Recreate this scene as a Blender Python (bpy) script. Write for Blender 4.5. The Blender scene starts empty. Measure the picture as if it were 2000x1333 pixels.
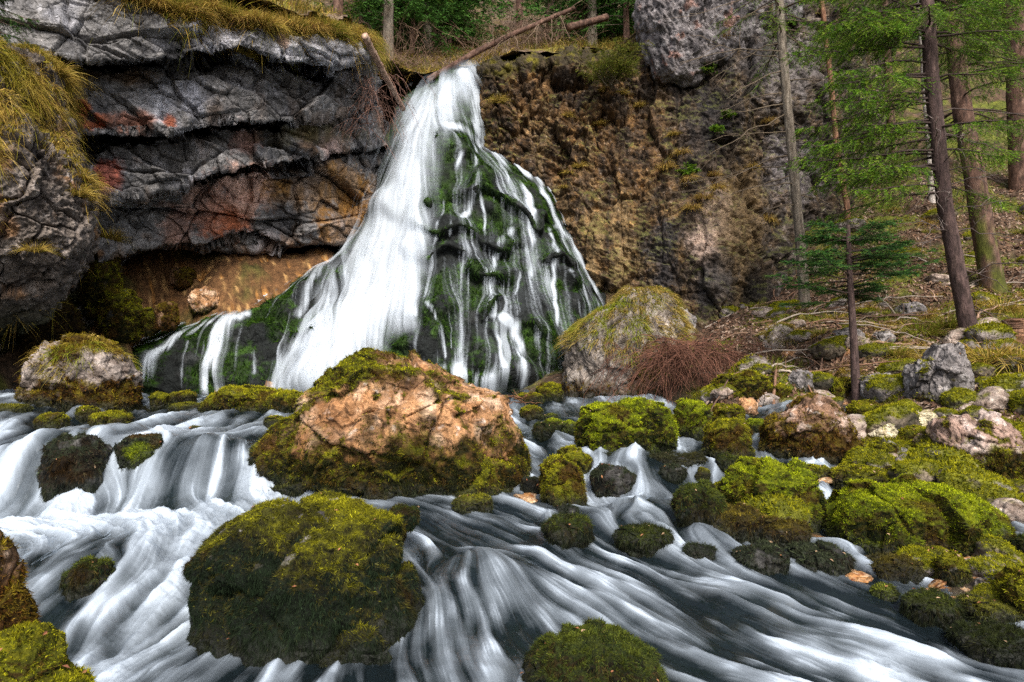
import bpy, math, random
import numpy as np
from mathutils import Vector, Matrix

random.seed(7)
RNG = np.random.default_rng(11)
SC = bpy.context.scene
COL = SC.collection
f32 = np.float32

# ------------------------------------------------------------------ camera
F, CX, CY, HOR = 1250.0, 1000.0, 666.5, 735.0
PITCH = math.atan((HOR - CY) / F)
CA, SA = math.cos(PITCH), math.sin(PITCH)
CAMZ = 1.6


def P(px, py, d):
    """world point seen at photo position (px, py) at distance d in front of the tripod"""
    px, py, d = np.asarray(px, float), np.asarray(py, float), np.asarray(d, float)
    dx, dz = (px - CX) / F, (CY - py) / F
    s = d / (CA - dz * SA)
    return np.stack([dx * s, d + 0 * s, CAMZ + (SA + dz * CA) * s], -1)


def project(p):
    p = np.asarray(p, float)
    x, y, z = p[..., 0], p[..., 1], p[..., 2] - CAMZ
    dep = y * CA + z * SA
    up = -y * SA + z * CA
    return CX + F * x / dep, CY - F * up / dep


cam = bpy.data.cameras.new('camera')
cam_o = bpy.data.objects.new('camera', cam)
COL.objects.link(cam_o)
cam.sensor_width = 36
cam.lens = F / 2000 * 36
cam.clip_start, cam.clip_end = 0.05, 400
cam_o.location = (0, 0, CAMZ)
cam_o.rotation_euler = (math.pi / 2 + PITCH, 0, 0)
SC.camera = cam_o
SC.cycles.use_denoising = False
SC.cycles.adaptive_threshold = .006
SC.cycles.sample_clamp_indirect = 3
SC.cycles.max_bounces = 5
SC.cycles.transparent_max_bounces = 16
cam.dof.use_dof = True
cam.dof.focus_distance = 6.5
cam.dof.aperture_fstop = 8

# ------------------------------------------------------------------ noise
_prm = np.random.default_rng(3).permutation(256).astype(np.int32)
_prm = np.concatenate([_prm, _prm, _prm])
_g = np.random.default_rng(5).normal(size=(256, 3))
_g = (_g / np.linalg.norm(_g, axis=1, keepdims=True)).astype(f32)
_jit = np.random.default_rng(6).random((256, 3)).astype(f32)


def pnoise(p):
    p = np.asarray(p, f32)
    sh = p.shape[:-1]
    p = p.reshape(-1, 3)
    i = np.floor(p)
    fr = p - i
    i = i.astype(np.int32) & 255
    w = fr * fr * fr * (fr * (fr * 6 - 15) + 10)
    out = np.zeros(len(p), f32)
    for a in (0, 1):
        wa = w[:, 0] if a else 1 - w[:, 0]
        ha = _prm[(i[:, 0] + a) & 255]
        for b in (0, 1):
            wb = wa * (w[:, 1] if b else 1 - w[:, 1])
            hb = _prm[ha + ((i[:, 1] + b) & 255)]
            for c in (0, 1):
                g = _g[_prm[hb + ((i[:, 2] + c) & 255)]]
                dt = g[:, 0] * (fr[:, 0] - a) + g[:, 1] * (fr[:, 1] - b) + g[:, 2] * (fr[:, 2] - c)
                out += wb * (w[:, 2] if c else 1 - w[:, 2]) * dt
    return (out * 1.6).reshape(sh)


def fbm(p, octaves=4, gain=.5, lac=2.03, ridged=False):
    p = np.asarray(p, f32)
    a, t, s = 1.0, 0.0, 0.0
    for k in range(octaves):
        n = pnoise(p + f32(17.3 * k))
        if ridged:
            n = 1 - 2 * np.abs(n)
        t = t + a * n
        s += a
        a *= gain
        p = p * f32(lac)
    return t / s


def voro(p):
    """F1, F2, cell id in 0..1"""
    p = np.asarray(p, f32)
    sh = p.shape[:-1]
    p = p.reshape(-1, 3)
    ip = np.floor(p).astype(np.int32)
    f1 = np.full(len(p), 9, f32); f2 = f1.copy(); idc = np.zeros(len(p), np.int32)
    for a in (-1, 0, 1):
        for b in (-1, 0, 1):
            for c in (-1, 0, 1):
                q = ip + np.array([a, b, c], np.int32)
                h = _prm[_prm[_prm[q[:, 0] & 255] + (q[:, 1] & 255)] + (q[:, 2] & 255)]
                d = np.sqrt((((q + _jit[h]) - p) ** 2).sum(1))
                m = d < f1
                f2 = np.where(m, f1, np.minimum(f2, d))
                idc = np.where(m, h, idc)
                f1 = np.where(m, d, f1)
    return f1.reshape(sh), f2.reshape(sh), (idc / 255.0).reshape(sh).astype(f32)


def facets(p, amp=1.0):
    """broken rock: every cell of the field is its own tilted plane. returns relief, joint distance, cell id"""
    p = np.asarray(p, f32)
    sh = p.shape[:-1]
    p = p.reshape(-1, 3)
    ip = np.floor(p).astype(np.int32)
    f1 = np.full(len(p), 9, f32); f2 = f1.copy(); idc = np.zeros(len(p), np.int32); dl = np.zeros_like(p)
    for a in (-1, 0, 1):
        for b in (-1, 0, 1):
            for c in (-1, 0, 1):
                q = ip + np.array([a, b, c], np.int32)
                h = _prm[_prm[_prm[q[:, 0] & 255] + (q[:, 1] & 255)] + (q[:, 2] & 255)]
                v = p - (q + _jit[h])
                d = np.sqrt((v ** 2).sum(1))
                m = d < f1
                f2 = np.where(m, f1, np.minimum(f2, d))
                idc = np.where(m, h, idc); dl = np.where(m[:, None], v, dl)
                f1 = np.where(m, d, f1)
    r = (dl * _g[idc]).sum(1) * .9 + (idc / 255.0 - .5) * .7
    return (r * amp).reshape(sh), (f2 - f1).reshape(sh), (idc / 255.0).reshape(sh).astype(f32)


def ss(a, b, x):
    t = np.clip((x - a) / (b - a), 0, 1)
    return t * t * (3 - 2 * t)


def lerp(a, b, t):
    return a + (b - a) * t


def cmix(c, col, t):
    """blend colour array c (N,3) toward colour col by t (N)"""
    t = np.clip(t, 0, 1)[..., None]
    return c * (1 - t) + np.asarray(col, f32) * t


class TPS:
    """smooth surface through scattered points"""
    def __init__(self, xy, v, lam=1e-3):
        xy = np.asarray(xy, float); v = np.asarray(v, float)
        self.m = xy.mean(0); self.s = xy.std()
        q = (xy - self.m) / self.s
        n = len(q)
        A = np.zeros((n + 3, n + 3))
        A[:n, :n] = self.k(q, q) + lam * np.eye(n)
        A[:n, n] = 1; A[:n, n + 1:] = q; A[n, :n] = 1; A[n + 1:, :n] = q.T
        b = np.zeros(n + 3) if v.ndim == 1 else np.zeros((n + 3, v.shape[1]))
        b[:n] = v
        self.q, self.w = q, np.linalg.solve(A, b)

    @staticmethod
    def k(a, b):
        r2 = ((a[:, None] - b[None]) ** 2).sum(-1) + 1e-12
        return .5 * r2 * np.log(r2)

    def __call__(self, xy):
        xy = np.asarray(xy, float)
        sh = xy.shape[:-1]
        q = (xy.reshape(-1, 2) - self.m) / self.s
        out = []
        n = len(self.q)
        for i in range(0, len(q), 40000):
            c = q[i:i + 40000]
            out.append(self.k(c, self.q) @ self.w[:n] + self.w[n] + c @ self.w[n + 1:])
        return np.concatenate(out).reshape(sh + self.w.shape[1:])


def seg_dist(x, y, pts, closed=False):
    pts = [tuple(p) for p in pts]
    if closed:
        pts = pts + [pts[0]]
    best = np.full(np.shape(x), 1e9)
    for (ax, ay), (bx, by) in zip(pts[:-1], pts[1:]):
        dx, dy = bx - ax, by - ay
        t = np.clip(((x - ax) * dx + (y - ay) * dy) / (dx * dx + dy * dy + 1e-9), 0, 1)
        best = np.minimum(best, np.hypot(x - ax - t * dx, y - ay - t * dy))
    return best


def inside(x, y, pts):
    r = np.zeros(np.shape(x), bool)
    n = len(pts)
    for i in range(n):
        (ax, ay), (bx, by) = pts[i], pts[(i + 1) % n]
        if ay == by:
            continue
        c = ((ay > y) != (by > y)) & (x < (bx - ax) * (y - ay) / (by - ay) + ax)
        r ^= c
    return r


def nearest(x, y, pts):
    best = np.full(np.shape(x), 1e9); nx = np.zeros(np.shape(x)); ny = np.zeros(np.shape(x))
    pts = [tuple(p) for p in pts] + [tuple(pts[0])]
    for (ax, ay), (bx, by) in zip(pts[:-1], pts[1:]):
        dx, dy = bx - ax, by - ay
        t = np.clip(((x - ax) * dx + (y - ay) * dy) / (dx * dx + dy * dy + 1e-9), 0, 1)
        qx, qy = ax + t * dx, ay + t * dy
        d = np.hypot(x - qx, y - qy); m = d < best
        best = np.where(m, d, best); nx = np.where(m, qx, nx); ny = np.where(m, qy, ny)
    return best, nx, ny


def sdist(x, y, pts):
    """signed distance, positive inside"""
    d = seg_dist(x, y, pts, True)
    return np.where(inside(x, y, pts), d, -d)


# ------------------------------------------------------------------ mesh making
def tag(o, label=None, cat=None, group=None, kind=None):
    if label: o['label'] = label
    if cat: o['category'] = cat
    if group: o['group'] = group
    if kind: o['kind'] = kind
    return o


def mesh_np(name, V, faces, mat, col=None, extra=None, parent=None, loc=None, smooth=True):
    """faces: (n,3) or (n,4) int array"""
    V = np.asarray(V, f32)
    faces = np.asarray(faces, np.int32)
    if loc is not None:
        V = V - np.asarray(loc, f32)
    me = bpy.data.meshes.new(name)
    k = faces.shape[1]
    me.vertices.add(len(V)); me.vertices.foreach_set('co', V.ravel())
    me.loops.add(faces.size); me.loops.foreach_set('vertex_index', faces.ravel())
    me.polygons.add(len(faces))
    me.polygons.foreach_set('loop_start', np.arange(0, faces.size, k, dtype=np.int32))
    me.polygons.foreach_set('use_smooth', np.full(len(faces), smooth))
    me.update(calc_edges=True)
    if col is not None:
        c = np.ones((len(V), 4), f32); c[:, :3] = col
        a = me.attributes.new('Col', 'FLOAT_COLOR', 'POINT')
        a.data.foreach_set('color', c.ravel())
    for kx, v in (extra or {}).items():
        a = me.attributes.new(kx, 'FLOAT', 'POINT')
        a.data.foreach_set('value', np.asarray(v, f32).ravel())
    me.materials.append(mat)
    o = bpy.data.objects.new(name, me)
    COL.objects.link(o)
    if parent is not None:
        o.parent = parent
    elif loc is not None:
        o.location = loc
    return o


def grid_faces(h, w):
    i = np.arange(h * w, dtype=np.int32).reshape(h, w)
    return np.stack([i[:-1, :-1], i[1:, :-1], i[1:, 1:], i[:-1, 1:]], -1).reshape(-1, 4)


def drop(V, faces, keep, arrs):
    """keep only faces whose corners are all kept; compact"""
    faces = faces[keep[faces].all(1)]
    used = np.zeros(len(V), bool); used[faces.ravel()] = True
    idx = np.cumsum(used) - 1
    return V[used], idx[faces].astype(np.int32), [a[used] for a in arrs]


def grid_normals(G):
    du = np.gradient(G, axis=1); dv = np.gradient(G, axis=0)
    n = np.cross(dv, du)
    return n / (np.linalg.norm(n, axis=-1, keepdims=True) + 1e-9)


def tri_of(faces):
    faces = np.asarray(faces)
    if faces.shape[1] == 4:
        return np.concatenate([faces[:, [0, 1, 2]], faces[:, [0, 2, 3]]])
    return faces


def scatter(V, faces, n, w=None, rng=RNG):
    """n random points on the mesh (weight w per vertex): pos, normal, barycentric vertex ids + weights"""
    T = tri_of(faces)
    a, b, c = V[T[:, 0]], V[T[:, 1]], V[T[:, 2]]
    nr = np.cross(b - a, c - a)
    ar = np.linalg.norm(nr, axis=1)
    nr = nr / (ar[:, None] + 1e-12)
    p = ar * (w[T].mean(1) if w is not None else 1)
    cs = np.cumsum(p)
    if n <= 0 or cs[-1] <= 0:
        return None
    k = np.searchsorted(cs, rng.random(n) * cs[-1])
    k = np.minimum(k, len(T) - 1)
    r1 = np.sqrt(rng.random(n)); r2 = rng.random(n)
    B = np.stack([1 - r1, r1 * (1 - r2), r1 * r2], 1)
    pos = a[k] * B[:, :1] + b[k] * B[:, 1:2] + c[k] * B[:, 2:]
    return pos, nr[k], T[k], B


def unit(v):
    return v / (np.linalg.norm(v, axis=-1, keepdims=True) + 1e-9)


def blades(pos, nrm, dirv, length, width, col, rng=RNG, bend=None, segs=1):
    """thin tapered blades; returns V, F(tris), C.  dirv: unit growth direction, bend: vector added at the tip"""
    n = len(pos)
    side = unit(np.cross(dirv, rng.normal(size=(n, 3))))
    L = np.asarray(length)[:, None] * np.ones((n, 1)); W = np.asarray(width)[:, None] * np.ones((n, 1)) * .5
    if segs == 1:
        tip = pos + dirv * L + (bend if bend is not None else 0)
        V = np.stack([pos - side * W, pos + side * W, tip], 1).reshape(-1, 3)
        Fc = np.arange(3 * n).reshape(n, 3)
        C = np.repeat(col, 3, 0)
        C = C.reshape(n, 3, 3) * np.array([.62, .62, 1.25])[None, :, None]  # dead feet darker, tips brighter; shading contrast between blades put into the colour
        return V, Fc, C.reshape(-1, 3)
    rows = []
    for k in range(segs + 1):
        t = k / segs
        p = pos + dirv * L * t + (bend * t * t if bend is not None else 0)
        ww = W * (1 - t * .92)
        rows.append(p - side * ww); rows.append(p + side * ww)
    V = np.stack(rows, 1)
    m = 2 * (segs + 1)
    base = np.arange(n)[:, None] * m
    q = []
    for k in range(segs):
        a = 2 * k
        q.append(np.stack([base[:, 0] + a, base[:, 0] + a + 1, base[:, 0] + a + 3, base[:, 0] + a + 2], 1))
    T = tri_of(np.concatenate(q))
    C = np.repeat(col, m, 0).reshape(n, m, 3)
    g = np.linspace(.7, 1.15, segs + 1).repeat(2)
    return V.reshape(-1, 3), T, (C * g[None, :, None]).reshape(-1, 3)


class MB:
    """gathers triangles with colours, then becomes one mesh object"""
    def __init__(s):
        s.V, s.F, s.C, s.n = [], [], [], 0

    def add(s, V, Fc, C):
        V = np.asarray(V, f32)
        C = np.broadcast_to(np.asarray(C, f32), (len(V), 3))
        s.V.append(V); s.F.append(np.asarray(tri_of(Fc)) + s.n); s.C.append(C); s.n += len(V)
        return s

    def tube(s, pts, rad, col, sides=6, rough=0.0, cap=True):
        pts = np.asarray(pts, float); n = len(pts)
        rad = np.broadcast_to(np.asarray(rad, float), (n,))
        t = unit(np.gradient(pts, axis=0))
        ref = np.array([0.0, 0.0, 1.0]) if abs(t[0, 2]) < .8 else np.array([1.0, 0, 0])
        u = unit(np.cross(t, ref)); v = np.cross(t, u)
        a = np.linspace(0, 2 * math.pi, sides, endpoint=False)
        ring = u[:, None] * np.cos(a)[None, :, None] + v[:, None] * np.sin(a)[None, :, None]
        rr = rad[:, None] * (1 + (rough * RNG.normal(size=(n, sides)) if rough else np.zeros((n, sides))))
        V = (pts[:, None] + ring * rr[..., None]).reshape(-1, 3)
        i = np.arange(n * sides).reshape(n, sides)
        j = np.roll(i, -1, 1)
        q = np.stack([i[:-1], j[:-1], j[1:], i[1:]], -1).reshape(-1, 4)
        c = np.asarray(col, float)
        if c.ndim == 2 and len(c) == n:
            c = np.repeat(c, sides, 0)
        T = tri_of(q)
        if cap:
            V = np.concatenate([V, pts[:1], pts[-1:]])
            c = np.broadcast_to(c, (n * sides, 3)); c = np.concatenate([c, c[:1], c[-1:]])
            k0, k1 = n * sides, n * sides + 1
            T = np.concatenate([T, np.stack([np.full(sides, k0), j[0], i[0]], 1), np.stack([np.full(sides, k1), i[-1], j[-1]], 1)])
        return s.add(V, T, c)

    def build(s, name, mat, parent=None, loc=None, smooth=True):
        if not s.V:
            return None
        V = np.concatenate(s.V); 
        return mesh_np(name, V, np.concatenate(s.F), mat, np.concatenate(s.C), parent=parent, loc=loc, smooth=smooth)


def empty(name, loc):
    o = bpy.data.objects.new(name, None)
    COL.objects.link(o); o.location = loc
    o.empty_display_size = .2
    return o


def copy_tree(o, parent=None):
    c = o.copy(); COL.objects.link(c)
    if parent is not None: c.parent = parent
    for ch in [k for k in COL.objects if k.parent == o]:
        copy_tree(ch, c)
    return c


# ------------------------------------------------------------------ materials
def new_mat(name):
    m = bpy.data.materials.new(name); m.use_nodes = True
    nt = m.node_tree
    for n in list(nt.nodes): nt.nodes.remove(n)
    out = nt.nodes.new('ShaderNodeOutputMaterial')
    return m, nt, out


def N(nt, typ, **kw):
    n = nt.nodes.new(typ)
    for k, v in kw.items():
        if k in n.inputs: n.inputs[k].default_value = v
        else: setattr(n, k, v)
    return n


def mathn(nt, op, a, b=None, c=None, clamp=False):
    n = nt.nodes.new('ShaderNodeMath'); n.operation = op; n.use_clamp = clamp
    for i, x in enumerate((a, b, c)):
        if x is None: continue
        if isinstance(x, (int, float)): n.inputs[i].default_value = x
        else: nt.links.new(x, n.inputs[i])
    return n.outputs[0]


def maprange(nt, x, a, b, c, d):
    n = nt.nodes.new('ShaderNodeMapRange')
    nt.links.new(x, n.inputs[0])
    for i, v in enumerate((a, b, c, d)): n.inputs[i + 1].default_value = v
    return n.outputs[0]


def scale_col(nt, col, fac):
    n = nt.nodes.new('ShaderNodeVectorMath'); n.operation = 'SCALE'
    nt.links.new(col, n.inputs[0]); nt.links.new(fac, n.inputs['Scale'])
    return n.outputs[0]


def surface_mat(name, rough=.85, var=(.45, 1.55), s1=7, s2=45, bump=.5, bdist=.03, translucent=0, spec=.3, stretch=None, crack=0):
    m, nt, out = new_mat(name)
    L = nt.links.new
    at = N(nt, 'ShaderNodeAttribute', attribute_name='Col')
    geo = N(nt, 'ShaderNodeNewGeometry')
    vec = geo.outputs['Position']
    if stretch:
        mp = N(nt, 'ShaderNodeMapping'); mp.inputs['Scale'].default_value = stretch
        L(vec, mp.inputs['Vector']); vec = mp.outputs[0]
    n1 = N(nt, 'ShaderNodeTexNoise', Scale=s1, Detail=7.0, Roughness=.62); L(vec, n1.inputs['Vector'])
    n2 = N(nt, 'ShaderNodeTexNoise', Scale=s2, Detail=5.0, Roughness=.65); L(vec, n2.inputs['Vector'])
    f = mathn(nt, 'MULTIPLY', maprange(nt, n1.outputs[0], .3, .7, var[0], var[1]), maprange(nt, n2.outputs[0], .3, .7, lerp(1, var[0], .7), lerp(1, var[1], .7)))
    c = scale_col(nt, at.outputs['Color'], f)
    bs = N(nt, 'ShaderNodeBsdfPrincipled')
    L(c, bs.inputs['Base Color'])
    wet = N(nt, 'ShaderNodeAttribute', attribute_name='wet')
    L(maprange(nt, wet.outputs['Fac'], 0, 1, rough, .22), bs.inputs['Roughness'])
    L(maprange(nt, wet.outputs['Fac'], 0, 1, spec, .5), bs.inputs['Specular IOR Level'])
    if bump:
        h = mathn(nt, 'ADD', n1.outputs[0], mathn(nt, 'MULTIPLY', n2.outputs[0], .45))
        if crack:
            v = N(nt, 'ShaderNodeTexVoronoi', Scale=crack); v.feature = 'DISTANCE_TO_EDGE'
            wv = N(nt, 'ShaderNodeTexNoise', Scale=crack * .8, Detail=3.0); L(vec, wv.inputs['Vector'])
            mx = N(nt, 'ShaderNodeVectorMath'); mx.operation = 'MULTIPLY_ADD'
            L(wv.outputs['Color'], mx.inputs[0]); mx.inputs[1].default_value = (.25,) * 3; L(vec, mx.inputs[2])
            L(mx.outputs[0], v.inputs['Vector'])
            h = mathn(nt, 'ADD', h, mathn(nt, 'MULTIPLY', mathn(nt, 'MINIMUM', v.outputs[0], .12), 3.0))
        bp = N(nt, 'ShaderNodeBump', Strength=bump, Distance=bdist)
        L(h, bp.inputs['Height']); L(bp.outputs[0], bs.inputs['Normal'])
    if translucent:
        tr = N(nt, 'ShaderNodeBsdfTranslucent'); L(c, tr.inputs['Color'])
        mx = N(nt, 'ShaderNodeMixShader', Fac=translucent)
        L(bs.outputs[0], mx.inputs[1]); L(tr.outputs[0], mx.inputs[2]); L(mx.outputs[0], out.inputs[0])
    else:
        L(bs.outputs[0], out.inputs[0])
    return m


M_ROCK = surface_mat('weathered_rock', rough=.9, spec=.16, var=(.34, 1.66), s1=5, s2=38, bump=.9, bdist=.05, crack=5)
M_GROUND = surface_mat('forest_soil', rough=.95, var=(.4, 1.6), s1=9, s2=50, bump=.8, bdist=.04)
M_MOSS = surface_mat('moss', rough=.85, var=(.6, 1.45), s1=11, s2=60, bump=0, translucent=.15, spec=.06)
M_LEAF = surface_mat('needles', rough=.6, var=(.65, 1.4), s1=3, s2=20, bump=0, translucent=.3, spec=.1)
M_GRASS = surface_mat('grass_blades', rough=.7, var=(.7, 1.35), s1=6, s2=30, bump=0, translucent=.25, spec=.08)
M_BARK = surface_mat('bark', rough=.92, var=(.45, 1.6), s1=14, s2=60, bump=.9, bdist=.03, stretch=(1, 1, .35))
M_TWIG = surface_mat('twigs', rough=.9, var=(.6, 1.4), s1=8, s2=40, bump=0)
# ------------------------------------------------------------------ light, sky
w = bpy.data.worlds.new('World'); SC.world = w; w.use_nodes = True
nt = w.node_tree
bg = nt.nodes['Background']
sky = nt.nodes.new('ShaderNodeTexSky'); sky.sky_type = 'NISHITA'; sky.sun_disc = False
SUN_EL, SUN_AZ = math.radians(41), math.radians(168)      # azimuth clockwise from +Y
sky.sun_elevation, sky.sun_rotation = SUN_EL, SUN_AZ
sky.air_density, sky.dust_density, sky.ozone_density = 1.0, 4.0, 1.0
hs = nt.nodes.new('ShaderNodeHueSaturation'); hs.inputs['Saturation'].default_value = .5
nt.links.new(sky.outputs[0], hs.inputs['Color']); nt.links.new(hs.outputs[0], bg.inputs[0])
bg.inputs['Strength'].default_value = .115
sun = bpy.data.lights.new('sun', 'SUN'); sun.energy = 2.4; sun.angle = math.radians(18); sun.color = (1, .93, .82)
sun_o = bpy.data.objects.new('sun', sun); COL.objects.link(sun_o)
sd = Vector((math.sin(SUN_AZ) * math.cos(SUN_EL), math.cos(SUN_AZ) * math.cos(SUN_EL), math.sin(SUN_EL)))
sun_o.rotation_euler = sd.to_track_quat('Z', 'Y').to_euler()
SC.view_settings.view_transform = 'Standard'
try: SC.view_settings.look = 'None'
except Exception: pass
SC.view_settings.exposure = .9
SC.view_settings.gamma = 1

# ------------------------------------------------------------------ levels of water and ground (survey points: photo x, y, distance)
WPT = [(300,772,13.2),(120,775,12),(0,772,12.5),(-250,775,12),(450,800,8.6),(300,810,8),(150,815,7.4),(0,813,7.0),(-250,815,7),
 (600,768,12.5),(800,775,12),(1000,778,11.8),(0,850,6.6),(-250,850,6.6),(90,848,6.6),(420,815,7.6),(420,845,6.9),
 (50,862,6.2),(150,850,6.4),(300,845,6.6),(420,858,6.4),(500,850,6.6),(540,800,8.5),
 (0,884,5.65),(80,884,5.65),(250,878,5.75),(400,868,5.85),(480,878,5.85),(0,992,5.25),(100,982,5.3),(250,970,5.4),(400,965,5.45),(480,935,5.55),(-250,990,5.2),(-250,885,5.65),
 (0,1030,4.6),(200,1010,4.8),(400,985,5.1),(550,965,5.35),(300,1050,4.4),(-250,1020,4.6),
 (380,1062,4.35),(250,1262,3.25),(150,1310,3.0),(330,1290,3.1),(100,1100,4.0),(210,1110,3.95),(60,1180,3.5),(200,1180,3.55),(100,1250,3.2),(280,1080,4.15),
 (330,1150,3.75),(-200,1200,3.3),(100,1420,2.6),(400,1340,2.9),(600,1335,2.9),(800,1335,2.9),(600,1450,2.5),
 (650,975,5.3),(800,990,5.1),(900,1000,5.0),(900,1050,4.55),(1050,1050,4.6),(1050,1100,4.2),(850,1130,3.95),(950,1115,4.0),(850,1230,3.4),(950,1235,3.38),(900,1270,3.2),
 (1200,1100,4.25),(1350,1100,4.3),(1200,1200,3.62),(1400,1200,3.67),(1600,1180,3.85),(1500,1300,3.15),(1700,1300,3.17),(1900,1300,3.22),(1800,1220,3.6),(2050,1345,3.0),
 (1300,1400,2.7),(1000,1420,2.6),(1700,1400,2.77),(2100,1420,2.8),(1400,1600,2.1),(700,1600,2.1),
 (1100,778,11.5),(1250,778,11.5),(1400,778,11.5),(1150,803,10.4),(1300,803,10.4),(1080,830,9),(1050,812,10),(1080,862,7.5),(1100,895,6.6),(1050,900,6.4),(1250,898,6.3),(1350,903,6.25),
 (1180,975,5.8),(1100,962,5.95),(1100,992,5.35),(1030,970,5.7),(1240,985,5.6),(1300,976,5.6),(1360,952,5.9),(1160,885,6.9),(1250,883,7.0),(1300,881,7.1),(1080,893,6.9),(1250,1000,5.2),(1200,1050,4.72),(1350,1050,4.72),(1410,1080,4.5),(1100,1000,5.15),
 (1335,845,7.8),(1335,880,6.9),(1480,870,7.2),(1440,900,6.5),(1500,800,9.5),(1540,783,11),(1480,850,7.8),(1640,790,9.8)]
WP = np.array([P(*p) for p in WPT])
_tps_w = TPS(WP[:, :2], WP[:, 2], 2e-4)
HUMPS = [(955,1115,4.05,.30,.085),(400,905,5.8,.30,.10),(1195,925,5.95,.26,.02),(1300,985,5.35,.26,.04),(1110,1062,4.6,.25,.07),
         (210,1075,4.05,.38,.10),(60,905,5.7,.35,.06),(1430,1190,3.75,.25,.06),(860,1180,3.65,.2,.05),(1180,1030,5.0,.2,.04),(300,930,5.6,.15,.06),(1390,1065,4.65,.2,.05)]
_hr = np.random.default_rng(19)
for x0, x1, d0, d1, k_ in ((1050, 1420, 4.6, 6.2, 24), (-20, 560, 5.2, 5.9, 18), (1020, 1130, 6.8, 9.5, 12), (860, 1700, 3.3, 4.4, 10), (0, 520, 6.2, 7.2, 8)):
    for _k in range(k_):
        d_ = _hr.uniform(d0, d1)
        HUMPS.append((_hr.uniform(x0, x1), 900, d_, d_ * _hr.uniform(.022, .042), d_ * _hr.uniform(.002, .006)))
_hump = [(P(a, b, d), r, h) for a, b, d, r, h in HUMPS]


def water_z(xy):
    z = _tps_w(xy)
    for c, r, h in _hump:
        q = ((xy[..., 0] - c[0]) ** 2 + (xy[..., 1] - c[1]) ** 2) / (r * r)
        z = z + h * np.exp(-q)
    return z


GPT = [(1450,1010,5.1),(1330,985,5.45),(1550,1062,4.72),(1700,1122,4.25),(1900,1180,3.8),(1900,1120,4.2),(2000,1200,3.6),(2150,1250,3.5),(1700,1060,5.0),(1900,1085,4.45),
 (1650,920,6.3),(1800,925,6.0),(2000,950,5.6),(1600,850,7.8),(1750,850,7.5),(1950,890,6.6),(1450,765,9.8),(1600,760,10),(1750,770,9.3),(1900,770,8.8),(2000,735,9),
 (1450,700,11.5),(1600,700,11),(1750,690,10.8),(1900,672,10.8),(2050,655,10.6),(1400,640,14),(1550,600,14.5),(1700,600,13.5),(1850,582,13.3),(2000,560,13.3),
 (1560,470,17.5),(1700,440,18),(1850,430,17.5),(2000,420,17.5),(1700,300,24),(1900,280,24),(1700,150,31),(2000,150,30),(2200,400,18),(2200,700,9.5),(2200,900,6.5),(2200,1200,3.9),
 (2100,0,38),(1700,0,38),(1700,-250,62),(2100,-250,62),(2400,-100,50),(1100,757,12.2),(1250,760,12),(1200,700,13.5),(1380,740,11.5),(1520,740,10.6),
 (300,500,14.6),(500,500,15.0),(640,495,15.6),(200,600,13.2),(400,590,13.7),(560,570,14.3),(250,660,12.6),(100,660,12.2),(0,735,12.2),(-250,735,10),
 (150,745,12.4),(260,720,12.6),(800,700,16),(1000,700,16),(1000,600,19),(600,600,16.5),(400,400,20),(1000,300,30),(600,200,35),(1200,200,33),(1450,300,26),(-200,300,18)]
GPT += [(1360,1075,4.55),(1450,1110,4.35)]
_gp = [P(*p) for p in GPT]
_gp += [WP[i] + np.array([0, 0, -.30 - .06 * (i % 3)]) for i in range(len(WP)) if WPT[i][:2] not in ((1360, 952), (1410, 1080))]
_gp = np.array(_gp)
_tps_g = TPS(_gp[:, :2], _gp[:, 2], 2e-4)


def ground_z(xy):
    return _tps_g(xy)


def ground_at(px, d):
    """point of the ground under photo column px at distance d"""
    x = (px - CX) / F * d / CA
    z = float(ground_z(np.array([[x, d]]))[0])
    return np.array([x, d, z])


def fan(u0, u1, d0, d1, st):
    us = np.arange(u0, u1, st); ds = np.exp(np.arange(math.log(d0), math.log(d1), st))
    U, D = np.meshgrid(us, ds[::-1])
    return U * D, D


# ground sheet: stream bed, bank and wooded slope in one
X, Y = fan(-1.35, 1.35, 1.3, 74, .0048)
Z = ground_z(np.stack([X, Y], -1))
Wz = water_z(np.stack([X, Y], -1))
G = np.stack([X, Y, Z], -1)
bank = ss(-.05, .25, Z - Wz)
n_a = fbm(G * .9, 4); n_b = fbm(G * 3.2 + 9, 4, ridged=True); n_c = fbm(G * 9 + 3, 3)
slope_up = ss(9, 14, Y) * ss(1.5, 4, X)
scr_ = ss(12.2, 13.2, Y) * (1 - ss(-4.4, -3.4, X))
G[..., 2] += (n_a * (.10 + .30 * slope_up) + scr_ * (.16 * n_b + .08 * fbm(G * 6, 3)) + n_b * (.035 + .10 * slope_up) + n_c * .02) * (.4 + .6 * bank)
nrm = grid_normals(G); nrm *= np.sign(nrm[..., 2:3] + 1e-9)
C = np.zeros(G.shape, f32) + np.array([.050, .032, .020])
C = cmix(C, (.11, .065, .04), ss(-.1, .4, n_c + n_a * .5))
C = cmix(C, (.22, .165, .125), ss(.35, .5, fbm(G * 5 + 40, 3)) * .7)
ms = ss(-.1, .28, fbm(G * .8 + 70, 4) + .18 * (nrm[..., 2] - .6))
C = cmix(C, (.085, .10, .012), ms * .9)
C = cmix(C, (.15, .16, .02), ms * ss(.1, .4, n_c))
wetb = 1 - ss(-.02, .12, Z - Wz)
C = cmix(C, (.05, .045, .03), wetb * .8)
C = cmix(C, (.33, .15, .055), wetb * ss(.05, .3, fbm(G * 3 + 5, 3)) * ss(.7, 1.6, X) * .85)
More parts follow.
